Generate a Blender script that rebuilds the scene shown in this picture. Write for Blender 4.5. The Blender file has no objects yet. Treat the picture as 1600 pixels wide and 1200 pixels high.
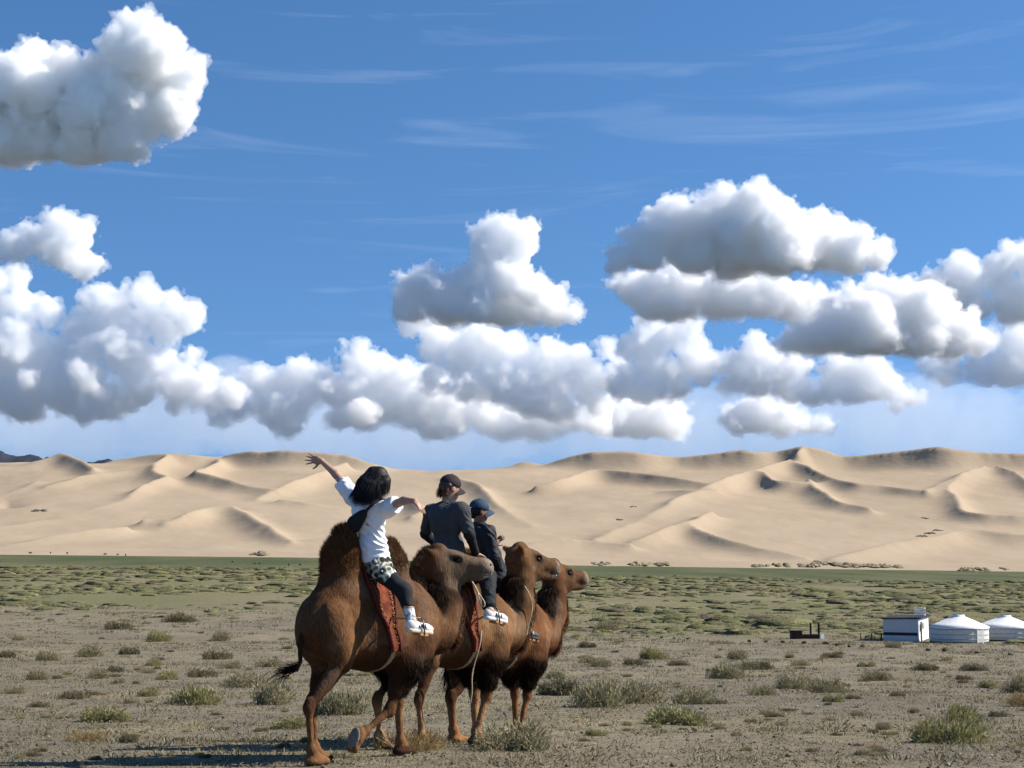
import bpy, bmesh, math, random
import numpy as np
from mathutils import Vector, Matrix
R = math.radians
# ------------------------------------------------------------------ camera, world, sun, exposure
F = 2300.0                 # focal length in pixels of the 1600 px wide photograph
EYE = 1.865
PITCH = math.atan(255.0 / F)
scene = bpy.context.scene
cam_data = bpy.data.cameras.new('camera')
cam = bpy.data.objects.new('camera', cam_data)
scene.collection.objects.link(cam)
cam.location = (0, 0, EYE)
cam.rotation_euler = (math.pi / 2 + PITCH, 0, 0)
cam_data.sensor_width = 36.0
cam_data.lens = 36.0 * F / 1600.0
cam_data.clip_start = 0.1
cam_data.clip_end = 120000.0
scene.camera = cam

SUN_EL, SUN_AZ = R(39), R(85)      # azimuth measured from the view direction towards the right
world = bpy.data.worlds.new('World')
scene.world = world
world.use_nodes = True
wn, wl = world.node_tree.nodes, world.node_tree.links
wn.clear()
w_out = wn.new('ShaderNodeOutputWorld')
w_bg = wn.new('ShaderNodeBackground')
sky = wn.new('ShaderNodeTexSky')
sky.sky_type = 'NISHITA'
sky.sun_disc = False
sky.sun_elevation = SUN_EL
sky.sun_rotation = SUN_AZ
sky.altitude = 1600
sky.air_density = 1.0
sky.dust_density = 0.2
sky.ozone_density = 2.0
w_bg.inputs['Strength'].default_value = 0.10
w_tc = wn.new('ShaderNodeTexCoord')
w_map = wn.new('ShaderNodeMapping')           # the haze layer near the horizon is thin here: read the sky a little higher up
w_map.inputs['Scale'].default_value = (1, 1, 0.80)
w_map.inputs['Location'].default_value = (0, 0, 0.17)
wl.new(w_tc.outputs['Generated'], w_map.inputs['Vector'])
wl.new(w_map.outputs[0], sky.inputs['Vector'])
w_hsv = wn.new('ShaderNodeHueSaturation')
w_hsv.inputs['Saturation'].default_value = 1.22
w_hsv.inputs['Value'].default_value = 1.0
wl.new(sky.outputs[0], w_hsv.inputs['Color'])
# thin cirrus streaks over the whole sky
w_m2 = wn.new('ShaderNodeMapping')
w_m2.inputs['Scale'].default_value = (2.2, 2.2, 26.0)
w_m2.inputs['Rotation'].default_value = (0.0, R(3), 0.0)
wl.new(w_tc.outputs['Generated'], w_m2.inputs['Vector'])
w_n = wn.new('ShaderNodeTexNoise')
w_n.inputs['Scale'].default_value = 1.6
w_n.inputs['Detail'].default_value = 7
w_n.inputs['Roughness'].default_value = 0.55
w_n.inputs['Distortion'].default_value = 1.6
wl.new(w_m2.outputs[0], w_n.inputs['Vector'])
w_r = wn.new('ShaderNodeMapRange')
w_r.inputs['From Min'].default_value = 0.56
w_r.inputs['From Max'].default_value = 0.80
w_r.inputs['To Max'].default_value = 0.07
wl.new(w_n.outputs['Fac'], w_r.inputs['Value'])
w_mix = wn.new('ShaderNodeMix')
w_mix.data_type = 'RGBA'
wl.new(w_r.outputs[0], w_mix.inputs['Factor'])
wl.new(w_hsv.outputs[0], w_mix.inputs['A'])
w_mix.inputs['B'].default_value = (9.0, 9.3, 9.8, 1)
wl.new(w_mix.outputs['Result'], w_bg.inputs['Color'])
wl.new(w_bg.outputs[0], w_out.inputs['Surface'])

sun_data = bpy.data.lights.new('sun', 'SUN')
sun_data.energy = 5.0
sun_data.angle = R(0.53)
sun_data.color = (1.0, 0.94, 0.85)
sun = bpy.data.objects.new('sun', sun_data)
scene.collection.objects.link(sun)
SUN_DIR = Vector((math.cos(SUN_EL) * math.sin(SUN_AZ), math.cos(SUN_EL) * math.cos(SUN_AZ), math.sin(SUN_EL)))
sun.rotation_euler = (-SUN_DIR).to_track_quat('-Z', 'Y').to_euler()
vs = scene.view_settings
vs.view_transform = 'Standard'
vs.look = 'None'
vs.exposure = 0.75
vs.gamma = 1.0
vs.use_curve_mapping = False
cy = scene.cycles
cy.use_denoising = True
cy.use_adaptive_sampling = True
cy.adaptive_threshold = 0.035
cy.max_bounces = 24
cy.diffuse_bounces = 3
cy.glossy_bounces = 2
cy.transmission_bounces = 2
cy.volume_bounces = 20
cy.transparent_max_bounces = 8
cy.caustics_reflective = False
cy.caustics_refractive = False

def at(px, py, d):
    """world point seen at pixel (px, py) of the 1600x1200 photograph, at ground distance d along +Y"""
    xc, yu = (px - 800.0) / F, (600.0 - py) / F
    c, s = math.cos(PITCH), math.sin(PITCH)
    dy, dz = c - yu * s, s + yu * c
    k = d / dy
    return Vector((xc * k, d, EYE + dz * k))

# ------------------------------------------------------------------ helpers
rng = np.random.default_rng(11)
COL = scene.collection

def link(ob, parent=None):
    COL.objects.link(ob)
    if parent is not None:
        ob.parent = parent
    return ob

def tag(o, label=None, cat=None, group=None, kind=None):
    if label: o['label'] = label
    if cat: o['category'] = cat
    if group: o['group'] = group
    if kind: o['kind'] = kind
    return o

def empty(name, loc, rz=0.0):
    o = bpy.data.objects.new(name, None)
    o.empty_display_size = 0.2
    link(o)
    o.location = loc
    o.rotation_euler = (0, 0, rz)
    return o

def raw_mesh(name, pts, faces_list, cols=None, smooth=True):
    """faces_list: list of integer arrays, each (n, k)"""
    me = bpy.data.meshes.new(name)
    pts = np.asarray(pts, np.float32)
    faces_list = [np.asarray(f, np.int32) for f in faces_list if len(f)]
    me.vertices.add(len(pts))
    me.vertices.foreach_set('co', pts.ravel())
    me.loops.add(sum(f.size for f in faces_list))
    me.loops.foreach_set('vertex_index', np.concatenate([f.ravel() for f in faces_list]))
    starts, off = [], 0
    for f in faces_list:
        starts.append(off + np.arange(len(f)) * f.shape[1])
        off += f.size
    starts = np.concatenate(starts).astype(np.int32)
    me.polygons.add(len(starts))
    me.polygons.foreach_set('loop_start', starts)
    me.update(calc_edges=True)
    if cols is not None:
        at_ = me.color_attributes.new('Col', 'FLOAT_COLOR', 'POINT')
        c = np.ones((len(pts), 4), np.float32)
        c[:, :3] = cols
        at_.data.foreach_set('color', c.ravel())
    if smooth:
        me.polygons.foreach_set('use_smooth', np.ones(len(starts), bool))
    return me

def mesh_obj(name, me, mat, parent=None):
    me.materials.append(mat)
    return link(bpy.data.objects.new(name, me), parent)

class MB:
    """collects simple shapes into one mesh"""
    def __init__(self):
        self.v, self.f = [], []
    def add(self, v, f):
        o = len(self.v)
        self.v += [tuple(p) for p in v]
        self.f += [tuple(i + o for i in q) for q in f]
        return self
    def box(self, c, s, rz=0.0, rot=None):
        m = rot if rot is not None else Matrix.Rotation(rz, 3, 'Z')
        v = []
        for dz in (-.5, .5):
            for dx, dy in ((-.5, -.5), (.5, -.5), (.5, .5), (-.5, .5)):
                v.append(Vector(c) + m @ Vector((dx * s[0], dy * s[1], dz * s[2])))
        return self.add(v, [(3, 2, 1, 0), (4, 5, 6, 7), (0, 1, 5, 4), (1, 2, 6, 5), (2, 3, 7, 6), (3, 0, 4, 7)])
    def tube(self, pts, r, n=8, cap=True):
        pts = [Vector(p) for p in pts]
        rr = r if isinstance(r, (list, tuple)) else [r] * len(pts)
        v, f = [], []
        up = Vector((0.13, 0.21, 0.97))
        for i, p in enumerate(pts):
            t = (pts[min(i + 1, len(pts) - 1)] - pts[max(i - 1, 0)]).normalized()
            a = t.cross(up)
            if a.length < 1e-3: a = t.cross(Vector((1, 0, 0)))
            a.normalize()
            b = t.cross(a)
            for k in range(n):
                th = 2 * math.pi * k / n
                v.append(p + (a * math.cos(th) + b * math.sin(th)) * rr[i])
        for i in range(len(pts) - 1):
            for k in range(n):
                f.append((i * n + k, i * n + (k + 1) % n, (i + 1) * n + (k + 1) % n, (i + 1) * n + k))
        if cap:
            f.append(tuple(range(n - 1, -1, -1)))
            f.append(tuple((len(pts) - 1) * n + k for k in range(n)))
        return self.add(v, f)
    def build(self, name, mat, parent=None, smooth=False, bevel=0.0):
        me = bpy.data.meshes.new(name)
        me.from_pydata([tuple(p) for p in self.v], [], self.f)
        me.update()
        if smooth:
            me.polygons.foreach_set('use_smooth', np.ones(len(me.polygons), bool))
        ob = mesh_obj(name, me, mat, parent)
        if bevel:
            m = ob.modifiers.new('bevel', 'BEVEL')
            m.width = bevel
            m.segments = 2
        return ob

# ---- signed-distance modelling on a grid
class Grid:
    def __init__(self, lo, hi, vox):
        self.lo = np.array(lo, float)
        self.vox = vox
        self.n = np.ceil((np.array(hi, float) - self.lo) / vox).astype(int) + 1
        self.a = np.full(tuple(self.n), 10.0, np.float32)
    def block(self, lo, hi):
        i0 = np.maximum(np.floor((np.asarray(lo) - self.lo) / self.vox).astype(int), 0)
        i1 = np.minimum(np.ceil((np.asarray(hi) - self.lo) / self.vox).astype(int) + 1, self.n)
        if (i1 <= i0).any():
            return None
        s = tuple(slice(a, b) for a, b in zip(i0, i1))
        ax = [(self.lo[k] + np.arange(i0[k], i1[k]) * self.vox).astype(np.float32) for k in range(3)]
        return s, ax[0][:, None, None], ax[1][None, :, None], ax[2][None, None, :]
    def merge(self, s, d, k):
        a = self.a[s]
        if k <= 0:
            self.a[s] = np.minimum(a, d)
        else:
            h = np.maximum(k - np.abs(a - d), 0) / k
            self.a[s] = np.minimum(a, d) - h * h * k * 0.25
    def cut(self, s, d, k):
        a = self.a[s]
        d = -d
        if k <= 0:
            self.a[s] = np.maximum(a, d)
        else:
            h = np.maximum(k - np.abs(a - d), 0) / k
            self.a[s] = np.maximum(a, d) + h * h * k * 0.25
    def cap(self, a, b, ra, rb=None, k=0.05, carve=False):
        rb = ra if rb is None else rb
        a, b = np.array(a, float), np.array(b, float)
        m = max(ra, rb) + k + 2 * self.vox
        bl = self.block(np.minimum(a, b) - m, np.maximum(a, b) + m)
        if bl is None: return
        s, x, y, z = bl
        ba = b - a
        t = ((x - a[0]) * ba[0] + (y - a[1]) * ba[1] + (z - a[2]) * ba[2]) / max(ba @ ba, 1e-12)
        t = np.clip(t, 0, 1)
        d = np.sqrt((x - a[0] - t * ba[0]) ** 2 + (y - a[1] - t * ba[1]) ** 2 + (z - a[2] - t * ba[2]) ** 2) - (ra + t * (rb - ra))
        (self.cut if carve else self.merge)(s, d, k)
    def chain(self, pts, rad, k=0.05):
        for i in range(len(pts) - 1):
            self.cap(pts[i], pts[i + 1], rad[i], rad[i + 1], k)
    def ell(self, c, r, k=0.05, rot=None, carve=False):
        c, r = np.array(c, float), np.array(r, float)
        m = r.max() + k + 2 * self.vox
        bl = self.block(c - m, c + m)
        if bl is None: return
        s, x, y, z = bl
        x, y, z = x - c[0], y - c[1], z - c[2]
        if rot is not None:
            M = np.array(rot)          # columns are the ellipsoid's axes
            x, y, z = (x * M[0, 0] + y * M[1, 0] + z * M[2, 0], x * M[0, 1] + y * M[1, 1] + z * M[2, 1], x * M[0, 2] + y * M[1, 2] + z * M[2, 2])
        k0 = np.sqrt((x / r[0]) ** 2 + (y / r[1]) ** 2 + (z / r[2]) ** 2)
        k1 = np.sqrt((x / r[0] ** 2) ** 2 + (y / r[1] ** 2) ** 2 + (z / r[2] ** 2) ** 2) + 1e-9
        (self.cut if carve else self.merge)(s, (k0 * (k0 - 1) / k1).astype(np.float32), k)
    def axes(self):
        ax = [(self.lo[k] + np.arange(self.n[k]) * self.vox).astype(np.float32) for k in range(3)]
        return ax[0][:, None, None], ax[1][None, :, None], ax[2][None, None, :]
    def half(self, p, nrm, k=0.0):
        """keep what lies on the negative side of the plane"""
        x, y, z = self.axes()
        d = (x - p[0]) * nrm[0] + (y - p[1]) * nrm[1] + (z - p[2]) * nrm[2]
        self.cut(slice(None), -d, k)
    def polys(self, iso=0.0, adapt=0.0):
        import openvdb
        vg = openvdb.FloatGrid(10.0 * max(self.vox, 1))
        vg.copyFromArray(self.a)
        pts, tris, quads = vg.convertToPolygons(isovalue=iso, adaptivity=adapt)
        return pts * self.vox + self.lo, tris, quads
    def sample(self, p):
        q = (np.asarray(p, float) - self.lo) / self.vox
        i = np.clip(np.floor(q).astype(int), 0, self.n - 2)
        f = q - i
        a = self.a
        out = 0
        for dx in (0, 1):
            for dy in (0, 1):
                for dz in (0, 1):
                    w = (f[..., 0] if dx else 1 - f[..., 0]) * (f[..., 1] if dy else 1 - f[..., 1]) * (f[..., 2] if dz else 1 - f[..., 2])
                    out = out + w * a[i[..., 0] + dx, i[..., 1] + dy, i[..., 2] + dz]
        return out

def lattice_noise(n, vox, scale, r, amp=1.0):
    """smooth random values on a grid of n cells, feature size scale"""
    m = [max(int(math.ceil(k * vox / scale)) + 3, 4) for k in n]
    a = r.uniform(-1, 1, m).astype(np.float32)
    for ax in range(3):
        q = np.arange(n[ax]) * vox / scale + 0.5
        i = np.floor(q).astype(int)
        f = (q - i).astype(np.float32)
        f = f * f * (3 - 2 * f)
        sh = [1, 1, 1]
        sh[ax] = -1
        f = f.reshape(sh)
        a = np.take(a, i, ax) * (1 - f) + np.take(a, i + 1, ax) * f
    return a * amp

_perm = np.random.default_rng(5).uniform(-1, 1, (256, 256)).astype(np.float32)
def noise2(x, y):
    """smooth value noise in [-1, 1]"""
    xi, yi = np.floor(x).astype(int), np.floor(y).astype(int)
    fx, fy = x - xi, y - yi
    fx, fy = fx * fx * (3 - 2 * fx), fy * fy * (3 - 2 * fy)
    p = lambda i, j: _perm[i & 255, j & 255]
    return (p(xi, yi) * (1 - fx) + p(xi + 1, yi) * fx) * (1 - fy) + (p(xi, yi + 1) * (1 - fx) + p(xi + 1, yi + 1) * fx) * fy
def fbm2(x, y, octv=4, gain=0.5):
    s, a, t = 0, 1.0, 0
    for k in range(octv):
        s = s + a * noise2(x * 2 ** k + 17.3 * k, y * 2 ** k + 9.1 * k)
        t += a
        a *= gain
    return s / t

# ---- materials
def new_mat(name):
    m = bpy.data.materials.new(name)
    m.use_nodes = True
    nt = m.node_tree
    b = nt.nodes['Principled BSDF']
    return m, nt.nodes, nt.links, b

def simple(name, col, rough=0.8, spec=0.3, noise=0.0, nscale=20.0, bump=0.0, bscale=60.0, metal=0.0):
    m, n, l, b = new_mat(name)
    b.inputs['Roughness'].default_value = rough
    b.inputs['Specular IOR Level'].default_value = spec
    b.inputs['Metallic'].default_value = metal
    b.inputs['Base Color'].default_value = (*col, 1)
    tc = n.new('ShaderNodeTexCoord')
    if noise:
        t = n.new('ShaderNodeTexNoise')
        t.inputs['Scale'].default_value = nscale
        t.inputs['Detail'].default_value = 5
        l.new(tc.outputs['Object'], t.inputs['Vector'])
        r = n.new('ShaderNodeValToRGB')
        r.color_ramp.elements[0].position = 0.3
        r.color_ramp.elements[1].position = 0.7
        r.color_ramp.elements[0].color = (*[c * (1 - noise) for c in col], 1)
        r.color_ramp.elements[1].color = (*[min(c * (1 + noise), 1) for c in col], 1)
        l.new(t.outputs['Fac'], r.inputs[0])
        l.new(r.outputs[0], b.inputs['Base Color'])
    if bump:
        t = n.new('ShaderNodeTexNoise')
        t.inputs['Scale'].default_value = bscale
        t.inputs['Detail'].default_value = 4
        l.new(tc.outputs['Object'], t.inputs['Vector'])
        bp = n.new('ShaderNodeBump')
        bp.inputs['Strength'].default_value = 1.0
        bp.inputs['Distance'].default_value = bump
        l.new(t.outputs['Fac'], bp.inputs['Height'])
        l.new(bp.outputs[0], b.inputs['Normal'])
    return m

def vcol_mat(name, rough=0.85, spec=0.2, noise=0.25, nscale=25.0, stretch=(1, 1, 1), bump=0.0, bscale=80.0, trans=0.0, sheen=0.0):
    """colour from the mesh's own Col attribute, varied by a fine noise"""
    m, n, l, b = new_mat(name)
    b.inputs['Roughness'].default_value = rough
    b.inputs['Specular IOR Level'].default_value = spec
    if sheen: b.inputs['Sheen Weight'].default_value = sheen
    a = n.new('ShaderNodeAttribute')
    a.attribute_name = 'Col'
    tc = n.new('ShaderNodeTexCoord')
    mp = n.new('ShaderNodeMapping')
    mp.inputs['Scale'].default_value = stretch
    l.new(tc.outputs['Object'], mp.inputs['Vector'])
    t = n.new('ShaderNodeTexNoise')
    t.inputs['Scale'].default_value = nscale
    t.inputs['Detail'].default_value = 6
    t.inputs['Roughness'].default_value = 0.65
    l.new(mp.outputs[0], t.inputs['Vector'])
    mr = n.new('ShaderNodeMapRange')
    mr.inputs['From Min'].default_value = 0.3
    mr.inputs['From Max'].default_value = 0.7
    mr.inputs['To Min'].default_value = 1 - noise
    mr.inputs['To Max'].default_value = 1 + noise
    l.new(t.outputs['Fac'], mr.inputs['Value'])
    mx = n.new('ShaderNodeVectorMath')
    mx.operation = 'SCALE'
    l.new(a.outputs['Color'], mx.inputs[0])
    l.new(mr.outputs[0], mx.inputs['Scale'])
    l.new(mx.outputs[0], b.inputs['Base Color'])
    if bump:
        t2 = n.new('ShaderNodeTexNoise')
        t2.inputs['Scale'].default_value = bscale
        t2.inputs['Detail'].default_value = 4
        l.new(mp.outputs[0], t2.inputs['Vector'])
        bp = n.new('ShaderNodeBump')
        bp.inputs['Distance'].default_value = bump
        l.new(t2.outputs['Fac'], bp.inputs['Height'])
        l.new(bp.outputs[0], b.inputs['Normal'])
    if trans:
        out = n['Material Output']
        tr = n.new('ShaderNodeBsdfTranslucent')
        l.new(mx.outputs[0], tr.inputs['Color'])
        mix = n.new('ShaderNodeMixShader')
        mix.inputs[0].default_value = trans
        l.new(b.outputs[0], mix.inputs[1])
        l.new(tr.outputs[0], mix.inputs[2])
        l.new(mix.outputs[0], out.inputs['Surface'])
    return m

# ------------------------------------------------------------------ ground
_gy = np.array([-60, 8, 13, 20, 30, 50, 90, 145, 220, 300, 450, 700, 1300, 2400], float)
_gz = np.array([0.0, 0.15, 0.0, -0.55, -1.25, -2.6, -4.9, -7.2, -8.8, -9.8, -11.2, -12.6, -13.6, -16], float)
def _smooth_profile():
    ys = np.linspace(-60, 2400, 8200)
    z = np.interp(ys, _gy, _gz)
    k = np.ones(9) / 9
    z = np.convolve(np.pad(z, 4, 'edge'), k, 'valid')
    return ys, z
_py, _pz = _smooth_profile()
def tilt(x, y):
    """the plain leans: higher on the left, far out"""
    w = np.clip((y - 150) / 1150, 0, 1)
    u = x / np.maximum(y, 30)                       # bearing, about -0.35 .. 0.35 in view
    base = np.interp(u, [-0.5, -0.348, -0.139, 0.039, 0.348, 0.5], [-8, -4.6, -7.2, -14, -19.6, -22])
    return w * (base + 13.6)
def ground_z(x, y):
    x, y = np.asarray(x, float), np.asarray(y, float)
    z = np.interp(y, _py, _pz) + tilt(x, y)
    near = np.clip(1 - (y - 40) / 200, 0, 1)
    z = z + fbm2(x / 3.1 + 40, y / 3.1, 3) * 0.035 * near + fbm2(x / 0.7, y / 0.7, 2) * 0.012 * near
    mid = np.clip((y - 60) / 100, 0, 1) * np.clip(1 - (y - 700) / 500, 0, 1)
    z = z + mid * (fbm2(x / 28 + 3, y / 28, 3) * 0.5 + fbm2(x / 90 + 8, y / 120, 2) * 0.7)
    return z
def green_w(x, y):
    """0 bare gravel .. 1 green pasture; the edge runs nearer on the right"""
    u = x / np.maximum(y, 1)
    edge = np.interp(u, [-0.35, -0.13, 0.02, 0.14, 0.35], [250, 250, 175, 152, 150])
    e = (y - edge * (1 + 0.22 * fbm2(x / 25 + 5, y / 60, 4))) / (edge * 0.42)
    return np.clip(e + 0.3, 0, 1)

def build_ground():
    ys = np.concatenate([np.linspace(-60, 9.5, 24), np.geomspace(10, 1650, 560), [2400.0]])
    us = np.sinh(np.linspace(-2.2, 2.2, 520)) / math.sinh(2.2)
    w = np.maximum(ys, 25) * 1.1 + 10
    X = us[None, :] * w[:, None]
    Y = np.repeat(ys[:, None], len(us), 1)
    Z = ground_z(X, Y)
    n, m = X.shape
    g = green_w(X, Y)
    # colours of the ground itself: gravelly loam, sandy patches, wheel tracks, pasture
    gravel = np.array([0.148, 0.126, 0.089])
    pale = np.array([0.235, 0.197, 0.132])
    green = np.array([0.132, 0.124, 0.060])
    deep = np.array([0.052, 0.066, 0.026])
    sandy = np.array([0.26, 0.215, 0.13])
    p1 = np.clip(fbm2(X / 5 + 60, Y / 9, 4) * 1.2 + 0.35, 0, 1)[..., None]
    c = gravel * (1 - 0.42 * p1) + pale * 0.42 * p1
    p2 = np.clip(fbm2(X / 2.3 + 21, Y / 5, 4) * 1.6 + 0.1, 0, 1)[..., None] * np.clip(fbm2(X / 11, Y / 25 + 8, 3) * 1.5 + 0.6, 0, 1)[..., None]
    c = c * (1 - 0.5 * p2) + np.array([0.225, 0.188, 0.105]) * 0.5 * p2
    px = 800 + X / np.maximum(Y, 1) * F
    py = 855 + (EYE - Z) / np.maximum(Y, 1) * F
    tr = np.zeros_like(X)
    for (a, b, wd) in ((968, 1000, 2.2), (979, 1012, 2.0), (1012, 1023, 3.0), (1020, 1034, 2.5)):
        line = a + (b - a) * px / 1200 + 2.0 * noise2(X / 9, Y / 9)
        tr = np.maximum(tr, np.exp(-((py - line) / wd) ** 2))
    tr *= (Y > 30) * 0.22
    c = c * (1 - tr[..., None]) + np.array([0.27, 0.23, 0.165]) * tr[..., None]
    gp = np.clip(fbm2(X / 17 + 9, Y / 30, 4) * 1.5 + 0.5, 0, 1)[..., None]
    gc = green * (0.45 + 0.55 * gp) + sandy * 0.42 * (1 - gp)
    far = (np.clip((Y - 560 - 160 * noise2(X / 60, Y / 120)) / 300, 0, 1) * (0.75 + 0.25 * noise2(X / 25, Y / 90)))[..., None]
    gc = gc * (1 - far) + deep * far
    c = c * (1 - g[..., None]) + gc * g[..., None]
    idx = np.arange(n * m).reshape(n, m)
    q = np.stack([idx[:-1, :-1], idx[:-1, 1:], idx[1:, 1:], idx[1:, :-1]], -1).reshape(-1, 4)
    me = raw_mesh('ground', np.stack([X, Y, Z], -1).reshape(-1, 3), [q], c.reshape(-1, 3))
    m_, nd, l, b = new_mat('desert_ground')
    b.inputs['Roughness'].default_value = 0.95
    b.inputs['Specular IOR Level'].default_value = 0.1
    a = nd.new('ShaderNodeAttribute'); a.attribute_name = 'Col'
    geo = nd.new('ShaderNodeNewGeometry')
    def noise(scale, detail, rough=0.6):
        t = nd.new('ShaderNodeTexNoise')
        t.inputs['Scale'].default_value = scale
        t.inputs['Detail'].default_value = detail
        t.inputs['Roughness'].default_value = rough
        l.new(geo.outputs['Position'], t.inputs['Vector'])
        return t
    fine, mid, vor = noise(9.0, 8, 0.75), noise(1.3, 6), nd.new('ShaderNodeTexVoronoi')
    vor.inputs['Scale'].default_value = 34.0
    l.new(geo.outputs['Position'], vor.inputs['Vector'])
    def rng_(sock, lo, hi, f0=0.3, f1=0.7):
        r = nd.new('ShaderNodeMapRange')
        r.inputs['From Min'].default_value = f0
        r.inputs['From Max'].default_value = f1
        r.inputs['To Min'].default_value = lo
        r.inputs['To Max'].default_value = hi
        l.new(sock, r.inputs['Value'])
        return r.outputs[0]
    def mul(u, v):
        x = nd.new('ShaderNodeMath'); x.operation = 'MULTIPLY'
        l.new(u, x.inputs[0]); l.new(v, x.inputs[1])
        return x.outputs[0]
    sep = nd.new('ShaderNodeSeparateColor')
    l.new(vor.outputs['Color'], sep.inputs[0])
    k = mul(mul(rng_(fine.outputs['Fac'], 0.62, 1.38), rng_(mid.outputs['Fac'], 0.78, 1.22)), rng_(sep.outputs[0], 0.72, 1.28, 0, 1))
    sc = nd.new('ShaderNodeVectorMath'); sc.operation = 'SCALE'
    l.new(a.outputs['Color'], sc.inputs[0]); l.new(k, sc.inputs['Scale'])
    l.new(sc.outputs[0], b.inputs['Base Color'])
    bp = nd.new('ShaderNodeBump'); bp.inputs['Distance'].default_value = 0.03
    bp2 = nd.new('ShaderNodeBump'); bp2.inputs['Distance'].default_value = 0.012
    l.new(fine.outputs['Fac'], bp.inputs['Height'])
    l.new(vor.outputs['Distance'], bp2.inputs['Height'])
    bp2.invert = True
    l.new(bp.outputs[0], bp2.inputs['Normal'])
    l.new(bp2.outputs[0], b.inputs['Normal'])
    return tag(mesh_obj('ground', me, m_), 'stony desert floor turning into green pasture', None, None, 'structure')
ground = build_ground()

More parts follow.
